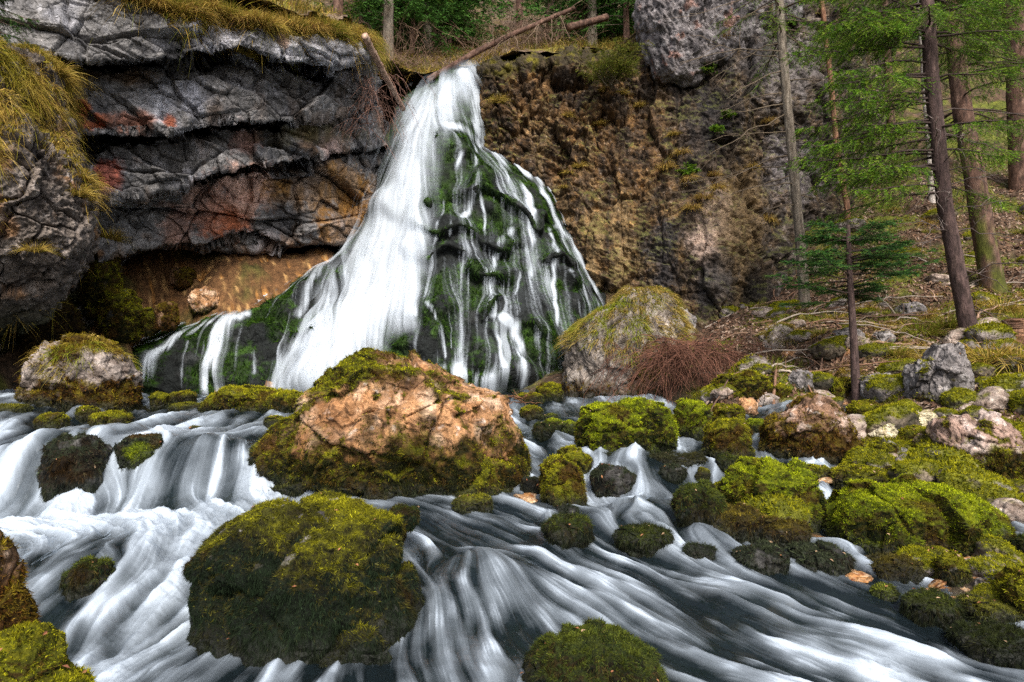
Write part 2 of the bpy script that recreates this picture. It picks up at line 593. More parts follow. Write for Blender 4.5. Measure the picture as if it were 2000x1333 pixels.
# ochre scree under the overhang
PX, PY = project(G)
scree = ss(10.5, 12, Y) * ss(-1.5, -3, X) * (1 - ss(-.1, .0, X + 3))
scree = ss(11.8, 12.8, Y) * (1 - ss(-4.4, -3.4, X))
so = np.zeros_like(C) + np.array([.55, .25, .06])
so = cmix(so, (.12, .06, .025), ss(-.15, .25, n_b + .5 * n_a)); so = cmix(so, (.50, .30, .12), ss(.2, .45, n_c)); so = cmix(so, (.06, .07, .015), ss(.1, .4, n_a) * .8)
C = C * (1 - scree[..., None]) + so * scree[..., None]
V, Fc, (Cc, Wt) = drop(G.reshape(-1, 3), grid_faces(*X.shape), np.ones(X.size, bool), [C.reshape(-1, 3), wetb.reshape(-1)])
ground = mesh_np('ground', V, Fc, M_GROUND, Cc, {'wet': Wt})
tag(ground, 'brown and mossy ground of the stream bed, bank and wooded slope', 'ground', kind='structure')
GV, GF = V, Fc
G_NRM = nrm.reshape(-1, 3); G_MOSS = ms.reshape(-1); G_BANK = bank.reshape(-1); G_SCREE = scree.reshape(-1)

# wooded hillside beyond the lip of the fall
HP = [(560,15,13.2),(640,28,13.6),(700,52,14.6),(740,95,17),(800,140,18.5),(870,140,19),(950,120,19),(1100,95,19.5),(1240,95,20),(1400,60,20),(1000,85,26),(800,80,26),(1200,70,26),
      (1000,20,38),(700,0,30),(1300,0,38),(1000,-120,60),(600,-160,60),(1500,-150,60),(0,-150,40),(2000,-250,60),(-200,-150,16),(200,-20,13),(0,-30,13),(400,0,12.8),(1600,0,30),(400,-60,22)]
hp = np.array([P(*p) for p in HP])
_tps_h = TPS(hp[:, :2], hp[:, 2], 1e-3)
X, Y = fan(-1.0, 1.0, 12.6, 75, .007)
Z = _tps_h(np.stack([X, Y], -1))
G = np.stack([X, Y, Z], -1)
G[..., 2] += fbm(G * .5, 4) * .5 + fbm(G * 2.3, 3) * .16
C = np.zeros(G.shape, f32) + np.array([.10, .065, .042])
C = cmix(C, (.22, .16, .12), ss(-.1, .35, fbm(G * 2, 4)))
C = cmix(C, (.16, .14, .025), ss(.0, .3, fbm(G * .6 + 7, 3)) * (1 - ss(18, 30, Y) * .6))
PX, PY = project(G)
kp = ((Y > 18.2) & (PX < 1620)) | ((PX < np.interp(Y, [12.6, 14.5, 16.5, 18.2], [600, 680, 730, 800])) & (Y > 12.6))
HV, HF, (HC,) = drop(G.reshape(-1, 3), grid_faces(*X.shape), kp.reshape(-1), [C.reshape(-1, 3)])
hill = mesh_np('hillside', HV, HF, M_GROUND, HC)
tag(hill, 'wooded brown hillside rising beyond the lip of the fall', 'hillside', kind='structure')


def hill_at(px, d):
    x = (px - CX) / F * d / CA
    return np.array([x, d, float(_tps_h(np.array([[x, d]]))[0])])


# ------------------------------------------------------------------ rock faces
def patch(x0, x1, y0, y1, step, pts, outline, tuck=2.5, tuckpx=90, bulge=None, disp=None):
    """rock face through survey points; it turns back away from the stream round its outline. returns grid, photo coords, edge distance"""
    px = np.arange(x0, x1 + 1, step, dtype=float); py = np.arange(y0, y1 + 1, step, dtype=float)
    PX, PY = np.meshgrid(px, py)
    q = np.array(pts, float)
    wx = [16 * pnoise(np.stack([PX / 60, PY / 60, PX * 0 + k], -1)) + 8 * pnoise(np.stack([PX / 17, PY / 17, PX * 0 + 5 + k], -1)) for k in (0, 40)]
    dist, nx, ny = nearest(PX + wx[0], PY + wx[1], outline)
    ins = inside(PX + wx[0], PY + wx[1], outline)
    sd = np.where(ins, dist, -dist)
    PX = np.where(ins, PX, nx - wx[0]); PY = np.where(ins, PY, ny - wx[1])    # beyond its outline the face runs straight back into the hill
    d = TPS(q[:, :2], q[:, 2], 1e-3)(np.stack([PX, PY], -1))
    if bulge is not None:
        d = d - bulge(PX, PY)
    e = np.clip((30 - sd) / tuckpx, 0, 1.6)
    d = d + tuck * np.minimum(e, .6) ** 1.7 + np.clip(-sd, 0, None) / 60 * 2.2
    G = P(PX, PY, d)
    if disp is not None:
        n = grid_normals(G)
        n *= -np.sign((n * (G - np.array([0, 0, CAMZ]))).sum(-1, keepdims=True))
        n = unit(n * .6 + np.array([0, -.4, 0]))
        G = G + n * (disp(G, PX, PY) * (.25 + .75 * ss(-10, 55, sd)))[..., None]
    return G, PX, PY, sd


def blob(PX, PY, G, lst):
    """patches of mineral staining: (x, y, rx, ry, colour, strength)"""
    nz = fbm(G * 2.2 + 31, 5, .65) + .5 * fbm(G * 9 + 3, 4, .6)
    res = []
    for x, y, rx, ry, c, s in lst:
        q = np.hypot((PX - x) / rx, (PY - y) / ry)
        res.append((c, s * ss(1.15, .45, q + nz * 1.0)))
    return res


def cam_normals(G):
    n = grid_normals(G)
    return n * -np.sign((n * (G - np.array([0, 0, CAMZ]))).sum(-1, keepdims=True))


# --- overhanging limestone cliff, left of the fall
_L = [([-200, 110, 250, 345, 420, 480, 560, 640, 700, 900], [120, 125, 132, 120, 106, 102, 130, 146, 128, 120]),
      ([-200, 130, 250, 350, 400, 560, 650, 745, 900], [270, 268, 270, 266, 250, 240, 228, 202, 190]),
      ([-200, 170, 260, 360, 430, 520, 640, 760, 900], [395, 392, 386, 362, 338, 324, 306, 290, 280]),
      ([-200, 180, 330, 390, 440, 500, 540, 600, 700, 760, 900], [500, 500, 478, 492, 470, 462, 482, 500, 470, 440, 430])]


def lc_bulge(PX, PY):
    n = 7 * pnoise(np.stack([PX / 45, PX * 0, PX * 0 + 3], -1)) + 4 * pnoise(np.stack([PX / 14, PX * 0, PX * 0 + 8], -1))
    ys = [np.full(PX.shape, -160.0)] + [np.interp(PX, a, b) + n for a, b in _L] + [np.full(PX.shape, 900.0)]
    A = [1.0, .85, .75, .5, 0]
    out = np.zeros(PX.shape)
    for k in range(5):
        s = (PY - ys[k]) / (ys[k + 1] - ys[k])
        m = (s >= 0) & (s < 1)
        b = A[k] * (.25 + .75 * np.clip(s, 0, 1) ** .9) * (1 - ss(.95, 1.0, s)) * ss(0, .05, s) - .25 * (1 - ss(0, .05, s))
        out = np.where(m, b, out)
    return out - (.5 + 2.4 * ss(215, 320, PX)) * ss(478, 520, PY)


def lc_disp(G, PX, PY):
    q = G * np.array([.75, .75, 1.5])
    r1, e1, i1 = facets(q * .8 + .10 * fbm(q, 2)[..., None], .34)
    r2, e2, i2 = facets(G * np.array([1.6, 1.6, 2.6]) + .06 * fbm(G * 2, 2)[..., None], .15)
    r3, e3, i3 = facets(G * np.array([4.2, 4.2, 6]), .045)
    return r1 + r2 + r3 + .12 * fbm(q * .8, 3) - .12 * (1 - ss(0, .06, e1)) - .05 * (1 - ss(0, .08, e2)) + .03 * fbm(G * 9, 4, .6)


LC_OUT = [(-260, -200), (240, -200), (300, 2), (330, 22), (420, 30), (560, 52), (640, 58), (700, 66), (728, 90), (735, 200), (760, 300), (780, 420), (740, 800), (-260, 800)]
G, PX, PY, sd = patch(-240, 860, -170, 760, 1.7,
    [(-200,100,9.5),(100,100,10.6),(300,50,11.2),(450,50,11.8),(600,70,12.8),(700,100,14.2),(740,200,16.2),(100,300,11.2),(300,300,12.2),(450,300,12.9),(600,300,14.2),(720,320,16),
     (150,480,12.4),(300,480,13.4),(450,480,14.3),(600,480,15.2),(740,430,16.6),(0,600,11.6),(150,600,12.2),(250,600,13.6),(100,740,12.3),(250,740,13.5),(500,650,15.5),(-200,500,10),(-200,740,10.5),(850,300,19)],
    LC_OUT, 3.0, 100, lc_bulge, lc_disp)
n = cam_normals(G)
C = np.zeros(G.shape, f32) + np.array([.165, .16, .163])
v1, v2, vid = voro(G * np.array([1.1, 1.1, 1.8]) + .4 * fbm(G, 2)[..., None])
C = cmix(C, (.040, .041, .048), ss(-.05, .35, fbm(G * 1.3 + 3, 5, .6)) * .75)
C = cmix(C, (.27, .27, .30), ss(.1, .4, fbm(G * 1.7 + 13, 5)) * .8)
C = cmix(C, (.15, .09, .05), ss(.05, .4, fbm(G * np.array([1.4, 1.4, .5]) + 23, 4)) * .7 * ss(100, 300, PY))
C = cmix(C, (.40, .40, .43), ss(.28, .5, fbm(G * 6 + 50, 4)) * .55)
st = ss(-.1, .3, fbm(np.stack([G[..., 0] * 3.2, G[..., 1] * 1.2, G[..., 2] * .35], -1) + 3, 4))
for c, s in blob(PX, PY, G, [
        (590, 95, 120, 50, (.62, .62, .68), 1.0), (650, 110, 60, 60, (.5, .5, .56), .8), (420, 65, 70, 35, (.46, .46, .52), .85), (320, 200, 45, 50, (.40, .41, .47), .8), (380, 185, 40, 40, (.36, .37, .44), .7), (290, 190, 30, 25, (.4, .41, .46), .6),
        (60, 60, 70, 50, (.33, .31, .30), .7), (500, 160, 60, 25, (.3, .3, .33), .5)]):
    C = cmix(C, c, s * (.35 + .65 * st))
for c, s in blob(PX, PY, G, [
        (155, 212, 26, 16, (.36, .095, .04), .9), (180, 240, 30, 14, (.34, .095, .04), .85), (260, 240, 48, 22, (.28, .12, .08), .8), (332, 238, 14, 18, (.36, .10, .04), .85),
        (210, 345, 30, 40, (.34, .08, .04), .8), (455, 400, 60, 60, (.42, .22, .16), .9), (430, 430, 60, 40, (.38, .12, .055), .9), (485, 370, 60, 55, (.52, .33, .27), .95), (400, 400, 50, 50, (.36, .22, .18), .7), (480, 275, 36, 32, (.36, .21, .18), .7), (345, 440, 40, 50, (.33, .18, .14), .6),
        (645, 285, 26, 30, (.34, .24, .22), .7), (520, 480, 30, 30, (.33, .29, .30), .7), (555, 75, 14, 22, (.4, .2, .08), .6)]):
    C = cmix(C, c, s)
for c, s in blob(PX, PY, G, [(640, 370, 130, 55, (.26, .135, .035), .95), (680, 440, 80, 60, (.22, .11, .03), .9), (230, 150, 90, 20, (.26, .15, .07), .6), (600, 265, 110, 25, (.10, .085, .03), .7), (560, 430, 40, 50, (.035, .035, .04), .8), (680, 160, 50, 40, (.07, .06, .05), .7)]):
    C = cmix(C, c, s * (.5 + .5 * st))
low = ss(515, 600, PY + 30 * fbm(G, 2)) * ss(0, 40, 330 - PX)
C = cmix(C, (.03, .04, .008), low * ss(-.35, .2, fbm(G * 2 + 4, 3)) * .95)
C = cmix(C, (.20, .10, .04), ss(.1, .3, fbm(G * 2 + 64, 3)) * ss(560, 500, PY) * ss(440, 500, PY) * .8)
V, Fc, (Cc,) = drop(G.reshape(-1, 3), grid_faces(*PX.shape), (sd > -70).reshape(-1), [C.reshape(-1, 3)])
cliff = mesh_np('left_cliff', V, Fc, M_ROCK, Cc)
tag(cliff, 'dark grey overhanging layered cliff left of the waterfall with rusty red patches', 'cliff', kind='structure')
LCV, LCF, LC_low = V, Fc, None

# --- grassy rock buttress at the left edge
LB_OUT = [(-300, 60), (20, 85), (70, 100), (108, 130), (125, 180), (145, 240), (150, 290), (178, 345), (186, 400), (188, 450), (170, 500), (140, 560), (110, 600), (60, 640), (-300, 690)]


def lb_disp(G, PX, PY):
    q = G @ np.array([[1, .2, .1], [0, 1, 0], [-.3, 0, 1.5]]).T
    v1, v2, vid = voro(q * 1.6 + .3 * fbm(q * 2, 2)[..., None])
    return (vid - .5) * .26 - .10 * (1 - ss(0, .1, v2 - v1)) + .22 * fbm(G * .9, 3) + .12 * fbm(q * 4, 4, ridged=True) + .04 * fbm(q * 13, 2, ridged=True)


G, PX, PY, sd = patch(-280, 230, 40, 700, 1.7,
    [(-250,100,7.0),(0,100,8.3),(100,130,9.3),(-100,300,7.4),(50,300,8.0),(140,300,9.0),(0,450,7.9),(100,450,8.3),(185,430,9.2),(0,550,8.3),(100,580,9.2),(0,640,9.4),(-200,600,7.8)],
    LB_OUT, 2.4, 70, None, lb_disp)
n = cam_normals(G)
C = np.zeros(G.shape, f32) + np.array([.15, .125, .11])
C = cmix(C, (.05, .042, .04), ss(-.1, .35, fbm(G * 2 + 3, 4)) * .85)
C = cmix(C, (.33, .29, .27), ss(.1, .45, fbm(G * 5 + 13, 4)) * .75)
C = cmix(C, (.26, .13, .05), ss(.15, .4, fbm(G * 1.8 + 33, 4)) * .7)
C = cmix(C, (.035, .04, .012), ss(560, 640, PY) * .8)
LB_GR = ss(0, .3, fbm(G * .9 + 5, 3) + .9 * ss(480, 200, PY + PX * .9) - .55 + .5 * (n[..., 2] - .25))
C = cmix(C, (.11, .085, .02), LB_GR * .9)
V, Fc, (Cc, LBG) = drop(G.reshape(-1, 3), grid_faces(*PX.shape), (sd > -60).reshape(-1), [C.reshape(-1, 3), LB_GR.reshape(-1)])
LBV, LBF = V, Fc
butt = mesh_np('left_buttress', V, Fc, M_ROCK, Cc)
tag(butt, 'cracked brown rock buttress with yellow grass at the stream side under the cliff', 'cliff', kind='structure')

# --- brown crumbling cliff right of the fall
RC_OUT = [(930, 130), (960, 122), (1030, 119), (1080, 110), (1135, 103), (1245, 106), (1300, -200), (1760, -200), (1720, 380), (1640, 470), (1560, 560), (1500, 640), (1380, 700), (1000, 800), (900, 500), (930, 250)]


def rc_bulge(PX, PY):
    t = ss(30, 0, PY - np.interp(PX, [900, 960, 1130, 1240], [132, 126, 108, 110])) * ss(1260, 1200, PX)
    return .30 * t + .5 * np.exp(-((PX - 1420) / 60) ** 2 - ((PY - 520) / 120) ** 2)


def rc_disp(G, PX, PY):
    q = G @ np.array([[1.2, 0, .5], [0, 1, 0], [-.4, 0, 1.0]]).T
    v1, v2, vid = voro(q * 1.5 + .35 * fbm(q * 2, 2)[..., None])
    crag = ss(430, 250, PY) * .6 + .4
    fold = G @ np.array([[.55, 0, 1.3], [0, .6, 0], [-1.0, 0, .75]]).T
    crag = .25 + .75 * crag * ss(1330, 1120, PX + (PY - 250) * .3)
    r1, e1, _i = facets(G * np.array([1.15, 1.0, .55]) + .12 * fbm(q * 2, 2)[..., None], .42)
    r2, e2, _i = facets(q * 3.6, .12)
    r3, e3, _i = facets(q * 8.0, .04)
    return r1 * (.45 + .55 * crag) - .10 * (1 - ss(0, .06, e1)) + r2 * (.5 + .5 * crag) + r3 * .7 + .06 * fbm(G * 4.5 + 8, 5, .65, ridged=True) + (.0) * crag + .55 * fbm(G * .5, 3) + .30 * fbm(fold * np.array([1.4, 1, .45]), 5, .55, ridged=True) * (.55 + .45 * crag) + .06 * fbm(G * 6, 4) + .03 * fbm(q * 12, 3, ridged=True) - .14 * (1 - ss(0, .10, v2 - v1)) * crag


G, PX, PY, sd = patch(860, 1800, -170, 760, 1.8,
    [(950,130,17.2),(1040,120,17.4),(1150,110,17.6),(1250,120,17.4),(1000,300,17.2),(1150,300,16.9),(1300,300,16.4),(1450,300,16.6),(1100,450,16.8),(1250,450,15.9),(1400,450,15.4),(1200,600,15.9),(1350,620,14.7),(1480,560,15.4),
     (1520,450,16.6),(1600,350,18.5),(1700,300,21.5),(1300,0,17.5),(1450,0,17.2),(1600,0,19),(1700,100,23),(900,500,19),(1100,720,15.6),(1560,640,15.6),(1350,730,14.4),(1530,200,16.9)],
    RC_OUT, 2.6, 90, rc_bulge, rc_disp)
n = cam_normals(G)
C = np.zeros(G.shape, f32) + np.array([.14, .078, .034])
C = cmix(C, (.045, .030, .02), ss(-.2, .2, fbm(G * 1.5 + 3, 6, .6)) * .9)
C = cmix(C, (.36, .20, .07), ss(.08, .42, fbm(G * 3.4 + 19, 6, .6)) * .7)
C = cmix(C, (.03, .025, .022), ss(.1, .35, fbm(G * 4.5 + 29, 4)) * .7)
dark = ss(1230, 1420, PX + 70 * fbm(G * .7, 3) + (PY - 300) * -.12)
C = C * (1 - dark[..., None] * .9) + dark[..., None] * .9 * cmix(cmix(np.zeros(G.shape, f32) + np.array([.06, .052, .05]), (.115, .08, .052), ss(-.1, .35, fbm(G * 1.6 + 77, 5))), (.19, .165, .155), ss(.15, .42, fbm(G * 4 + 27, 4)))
vst = fbm(np.stack([G[..., 0] * 2.6, G[..., 1] * 2.0, G[..., 2] * .32], -1) + 5, 5, .6)
C = cmix(C, (.035, .028, .024), ss(.02, .3, vst) * .8)
C = cmix(C, (.30, .20, .10), ss(-.08, -.35, vst) * .45)
f1_, e1_, _i = facets(G * 4.0 + .2 * fbm(G * 5, 2)[..., None])
C = C * (.50 + .68 * np.clip(_i, 0, 1))[..., None]; C = cmix(C, (.02, .016, .014), (1 - ss(0, .10, e1_)) * .7)
C = cmix(C, (.34, .26, .20), ss(.18, .45, fbm(G * 9 + 41, 4, .65)) * .55); C = cmix(C, (.025, .02, .018), ss(.15, .42, fbm(G * 7 + 81, 5, .65)) * .75)
lowst = np.exp(-((PX - 1170) / 110) ** 2) * ss(330, 480, PY)
C = cmix(C, (.24, .17, .085), lowst * .7 * ss(-.3, .3, fbm(G * np.array([4, 2, 1.0]) + 7, 4)))
for c, s in blob(PX, PY, G, [(1380, 480, 34, 50, (.40, .30, .25), .85), (1400, 400, 30, 60, (.33, .25, .22), .6), (1440, 440, 60, 160, (.21, .14, .065), .55), (1290, 520, 40, 110, (.045, .042, .045), .85), (1395, 560, 40, 60, (.06, .055, .055), .8),
                             (1470, 560, 26, 50, (.02, .018, .016), .9), (1530, 120, 90, 90, (.19, .17, .17), .7), (1540, 330, 60, 80, (.20, .18, .19), .6), (1380, 240, 60, 110, (.03, .028, .03), .7), (1480, 120, 30, 60, (.03, .028, .03), .7)]):
    C = cmix(C, c, s)
C = cmix(C, (.10, .11, .02), ss(.12, .34, fbm(G * 1.6 + 90, 4) + .5 * (n[..., 2] - .3)) * .45)
lp_ = ss(46, 8, PY - np.interp(PX, [900, 960, 1130, 1240], [130, 124, 106, 108]) + 12 * fbm(G * 2, 3)) * ss(1260, 1200, PX)
C = cmix(C, (.045, .036, .022), lp_ * .9); C = cmix(C, (.11, .095, .012), lp_ * ss(.0, .3, fbm(G * 3 + 9, 4)) * .9)
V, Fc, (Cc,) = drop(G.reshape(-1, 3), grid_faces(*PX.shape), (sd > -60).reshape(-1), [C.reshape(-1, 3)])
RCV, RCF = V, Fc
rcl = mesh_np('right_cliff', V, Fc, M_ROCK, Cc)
tag(rcl, 'brown crumbling concave cliff right of the waterfall, darker toward the trees', 'cliff', kind='structure')
RC_G, RC_PX, RC_PY = G, PX, PY

# --- grey crag jutting out above it
GC_OUT = [(1240, 30), (1262, -40), (1300, -200), (1620, -200), (1560, 30), (1500, 60), (1470, 110), (1400, 130), (1360, 160), (1310, 165), (1270, 150), (1258, 100)]


def gc_disp(G, PX, PY):
    q = G @ np.array([[1.3, 0, .8], [0, 1, 0], [-.7, 0, 1.0]]).T
    v1, v2, vid = voro(q * 2.2 + .3 * fbm(q * 2, 2)[..., None])
    fl = G @ np.array([[1.2, 0, .5], [0, .6, 0], [-.5, 0, .35]]).T
    return (vid - .5) * .14 + .3 * fbm(G * .9, 3) + .26 * fbm(fl * 2.4, 5, .55, ridged=True) + .04 * fbm(q * 9, 3, ridged=True)


G, PX, PY, sd = patch(1180, 1660, -190, 240, 1.7,
    [(1250,50,16.8),(1300,0,16.3),(1400,0,16.3),(1500,0,16.5),(1300,150,16.3),(1400,120,16.4),(1320,80,16.0),(1450,60,16.4),(1350,-150,16.5),(1600,-150,17.5)], GC_OUT, 1.0, 60, None, gc_disp)
C = np.zeros(G.shape, f32) + np.array([.17, .155, .16])
C = cmix(C, (.05, .046, .05), ss(-.1, .35, fbm(G * 2 + 3, 4)) * .85)
C = cmix(C, (.34, .32, .33), ss(.1, .4, fbm(G * 4 + 13, 4)) * .6)
C = cmix(C, (.33, .17, .13), ss(.2, .4, fbm(G * 2.5 + 33, 3)) * .6)
V, Fc, (Cc,) = drop(G.reshape(-1, 3), grid_faces(*PX.shape), (sd > -50).reshape(-1), [C.reshape(-1, 3)])
gcr = mesh_np('grey_crag_terrain', V, Fc, M_ROCK, Cc)
tag(gcr, 'pale grey fluted crag jutting out above the brown cliff by the bush', 'cliff', kind='structure')
# ------------------------------------------------------------------ boulders: what the photograph shows
def box(x0, y0, x1, y1, lean=0.0, flat=0.0):
    """rounded irregular outline in a bounding box (photo coordinates)"""
    cx, cy, rx, ry = (x0 + x1) / 2, (y0 + y1) / 2, (x1 - x0) / 2, (y1 - y0) / 2
    r = np.random.default_rng(int(x0 * 7 + y0 * 13) & 0xffff)
    out = []
    for k in range(16):
        a = 2 * math.pi * k / 16
        e = .78
        c, s = math.cos(a), math.sin(a)
        x = math.copysign(abs(c) ** e, c); y = math.copysign(abs(s) ** (e - flat * .3), s)
        j = 1 + r.uniform(-.09, .07)
        out.append((cx + rx * x * j + lean * rx * -y, cy + ry * y * j))
    return out


# name, label, outline, distance, depth half-thickness ratio, kind of surface, moss amount
BS = []


def B(label, out, d, style, moss=.6, thick=.8, name='boulder', group='boulders in and beside the stream', **k):
    BS.append(dict(label=label, out=out, d=d, style=style, moss=moss, thick=thick, name=name, group=group, **k))


B('huge tan boulder with a mossy crown and mossy foot, midstream before the waterfall',
  [(478,885),(500,858),(545,828),(590,788),(625,752),(660,714),(700,684),(745,679),(800,688),(850,704),(905,740),(950,756),(985,765),(1015,808),(1037,860),(1030,912),(1005,948),(960,968),(880,988),(780,984),(680,964),(580,943),(520,922)], 6.3, 'tan', .55, .62, big=1)
B('big domed boulder under dark hanging moss with a bright yellow-green top, nearest midstream',
  [(362,1150),(383,1080),(420,1035),(470,990),(530,963),(600,960),(700,970),(780,986),(818,1012),(836,1052),(828,1120),(834,1190),(828,1270),(780,1350),(650,1420),(480,1420),(395,1350),(360,1240)], 3.42, 'front', 1, .62, big=1, fix=1)
B('dark green hairy-mossed boulder at the bottom edge of the picture', [(1015,1330),(1030,1285),(1060,1240),(1110,1214),(1180,1213),(1250,1233),(1290,1275),(1318,1335),(1320,1410),(1010,1410)], 2.75, 'darkmoss', 1, .8, big=1)
B('grey knobbly boulder with orange moss cap and a grass tuft, left of the falls', [(28,778),(55,738),(88,695),(120,675),(150,658),(195,650),(235,665),(262,690),(284,730),(293,775),(288,805),(200,812),(60,806)], 8.9, 'capped', .62, .7, big=1)
B('black wet boulder in the falls at the left edge of the stream', [(72,925),(78,872),(125,846),(180,845),(214,880),(230,930),(214,965),(160,982),(100,968)], 5.25, 'darkwet', .9, .8, big=1)
B('dark round boulder with one bright green moss patch beside the small left cascade', box(225,845,330,915), 5.8, 'darkgreenpatch', .9)
B('small dark boulder ringed by an eddy in the left chute', box(118,1085,228,1185), 3.85, 'darkmoss', .9, .9)
B('tall brown rock face rising out of the bottom left corner', [(-160,1100),(-90,1050),(-20,1026),(30,1034),(46,1075),(44,1130),(50,1190),(62,1240),(70,1330),(60,1450),(-160,1450)], 1.75, 'nearbrown', .7, .7, big=1)
B('bright yellow mossy rock in the bottom left corner, below the brown rock', [(-80,1240),(0,1225),(48,1215),(72,1242),(98,1282),(130,1322),(170,1350),(190,1400),(150,1480),(-80,1480)], 1.72, 'nearmoss', 1, .7, big=1)
B('long low moss-covered boulder at the foot of the main fall', [(384,800),(405,766),(450,752),(520,757),(590,763),(604,792),(560,812),(450,815)], 9.4, 'moss', 1, .6)
B('small mossy stone just right of the capped grey boulder', box(288,765,332,800), 9.6, 'moss', .9)
B('pair-topped green stone before the left fan of the waterfall', box(328,762,385,790), 10.0, 'moss', 1)
B('low green stone between the capped boulder and the long mossy one', box(330,785,392,806), 9.2, 'moss', .9)
B('tiny green stone left of the twin mossy stones in the pool', box(148,793,200,826), 7.9, 'moss', 1)
B('rounded green mossy stone in the left pool above the ledge', box(172,803,262,842), 7.5, 'moss', 1)
B('green mossy stone on the lip of the little left weir', box(66,805,136,846), 7.2, 'moss', .9)
B('flat green stone at the left edge above the little weir', box(-20,788,62,816), 8.2, 'moss', .9)
B('tiny green stone in the middle of the left pool', box(368,832,398,846), 7.1, 'moss', 1, name='stone')
B('small green stone leaning on the left flank of the huge tan boulder', box(515,812,560,840), 7.6, 'moss', 1)
B('dark block in the shade at the far left water edge', box(-30,735,50,768), 11.6, 'darkwet', .5)
B('upright yellow-mossed stone right of the huge tan boulder', [(1052,950),(1056,905),(1075,888),(1100,888),(1125,905),(1140,945),(1148,985),(1120,1000),(1070,998)], 5.5, 'moss', 1, .8, big=1)
B('dark mossy stone behind the upright yellow-mossed stone', box(1085,870,1156,945), 6.3, 'moss', .8)
B('small black stone dripping water between tan boulder and upright stone', box(1015,928,1062,980), 6.1, 'darkwet', .9)
B('low green stone against the front foot of the huge tan boulder', box(883,964,962,1006), 5.35, 'moss', 1)
B('broad bright green cushion of a boulder below the right weir', [(1122,855),(1138,802),(1175,790),(1200,785),(1255,777),(1305,788),(1325,835),(1315,890),(1230,902),(1140,885)], 8.0, 'green', 1, .75, big=1)
B('round green boulder right of the broad green cushion', box(1310,778,1392,860), 8.3, 'green', .95)
B('olive mossed boulder with grooves, above the right side cascade', [(1370,880),(1372,840),(1395,820),(1440,815),(1468,840),(1476,880),(1450,902),(1395,902)], 7.2, 'moss', .95, .8, big=1)
B('mossy boulder behind the grooved olive boulder', box(1385,788,1458,842), 8.0, 'moss', .9)
B('yellowish stone on the far bank behind the mossy boulders', box(1465,765,1525,800), 9.3, 'capped', .5, name='stone')
B('small grey stone with orange stain by the far right rill', box(1440,776,1482,815), 9.0, 'tan', .3, name='stone')
B('green stone in the rill between olive boulder and peaked tan boulder', box(1452,818,1500,852), 8.2, 'green', 1, name='stone')
B('peaked tan and brown boulder with a lichened summit, right of the rill', [(1480,880),(1498,822),(1545,792),(1572,766),(1618,770),(1652,802),(1685,842),(1694,892),(1655,918),(1520,915)], 7.1, 'peak', .62, .8, big=1)
B('pinkish grey knobbly boulder over thick moss at the right edge', [(1780,870),(1808,812),(1860,796),(1920,801),(1985,830),(2070,870),(2070,960),(1960,965),(1830,940)], 6.5, 'pink', .6, .75, big=1)
B('largest bright moss mound on the right bank', [(1598,1060),(1610,985),(1650,948),(1700,939),(1760,945),(1830,925),(1900,940),(1952,980),(1982,1030),(1945,1078),(1860,1095),(1750,1112),(1650,1112)], 5.15, 'green', 1, .75, big=1)
B('moss mound with a yellow hump, left of the largest mound', [(1398,960),(1425,912),(1480,900),(1520,893),(1575,900),(1600,935),(1622,965),(1612,1025),(1540,1040),(1450,1018)], 5.75, 'green', 1, .8, big=1)
B('dark green smooth boulder where the right cascade meets the bank', box(1312,938,1420,1030), 5.45, 'darkmoss', 1)
B('blackish brown boulder under the yellow-humped mound', box(1362,980,1505,1062), 5.1, 'brownmoss', 1)
B('brown mossy boulder wedged under the yellow-humped mound on its right', box(1465,1000,1585,1075), 4.98, 'brownmoss', 1)
B('low black boulder washed by the rapids below the brown boulders', box(1428,1058,1545,1135), 4.6, 'darkwet', 1)
B('hairy black boulder at the rapids edge below the largest mound', box(1535,1055,1665,1140), 4.6, 'darkwet', 1)
B('wet black rock under the veil of the right cascade', box(1150,905,1248,985), 5.95, 'darkwet', .8)
B('flat brown rock at the lip of the right cascade', box(1262,884,1385,916), 6.4, 'brownmoss', .9)
B('small green rock splitting the right cascade lip', box(1355,912,1388,950), 6.0, 'moss', 1)
B('dark rounded rock below the right cascade', box(1198,1022,1315,1082), 4.95, 'darkmoss', .9)
B('dark rock at the head of the rapids under the upright stone', box(1062,1003,1160,1070), 4.95, 'darkmoss', .9)
B('small dark stone by the wet orange pebbles', box(1085,985,1130,1008), 5.5, 'darkwet', .8, name='stone')
B('mossy lump behind the front boulder at its right shoulder', box(760,985,820,1030), 4.2, 'darkmoss', 1)
B('dark mossy boulder left of the sunlit stone slabs', box(1680,1082,1820,1155), 4.35, 'brownmoss', 1)
B('little bright green cushion stone at the rapids edge', box(1700,1138,1755,1182), 4.1, 'green', 1, name='stone')
B('dark green boulder at the right rapids edge', box(1755,1148,1885,1228), 3.9, 'darkmoss', 1)
B('olive boulder below the stone slabs on the right', box(1868,1158,1995,1232), 3.8, 'moss', 1)
B('mossy stone left of the pale slabs', box(1825,1075,1895,1152), 4.2, 'moss', 1)
B('tall mossy boulder cut by the right edge', box(1945,1105,2090,1240), 3.8, 'moss', 1)
B('long low green boulder along the lowest right bank', box(1850,1215,2070,1310), 3.4, 'darkmoss', 1)
B('small capped stone between the pale slabs and the olive boulder', box(1900,1128,1968,1168), 4.05, 'capped', .6, name='stone')
B('yellow-green round stone above the slabs on the right', box(1795,1068,1845,1105), 4.6, 'moss', 1, name='stone')
B('dark boulder at the right edge by the wet slabs', box(1965,1045,2080,1120), 4.5, 'darkmoss', 1)
B('dark low boulder at the right edge above the slabs', box(1985,965,2080,1045), 5.2, 'moss', .9)
B('mossy hummock between the yellow-humped and largest mounds', box(1615,905,1740,965), 6.1, 'moss', 1)
B('small brown-green hummock left of the flat pink chips', box(1560,905,1625,945), 6.3, 'moss', 1, name='stone')
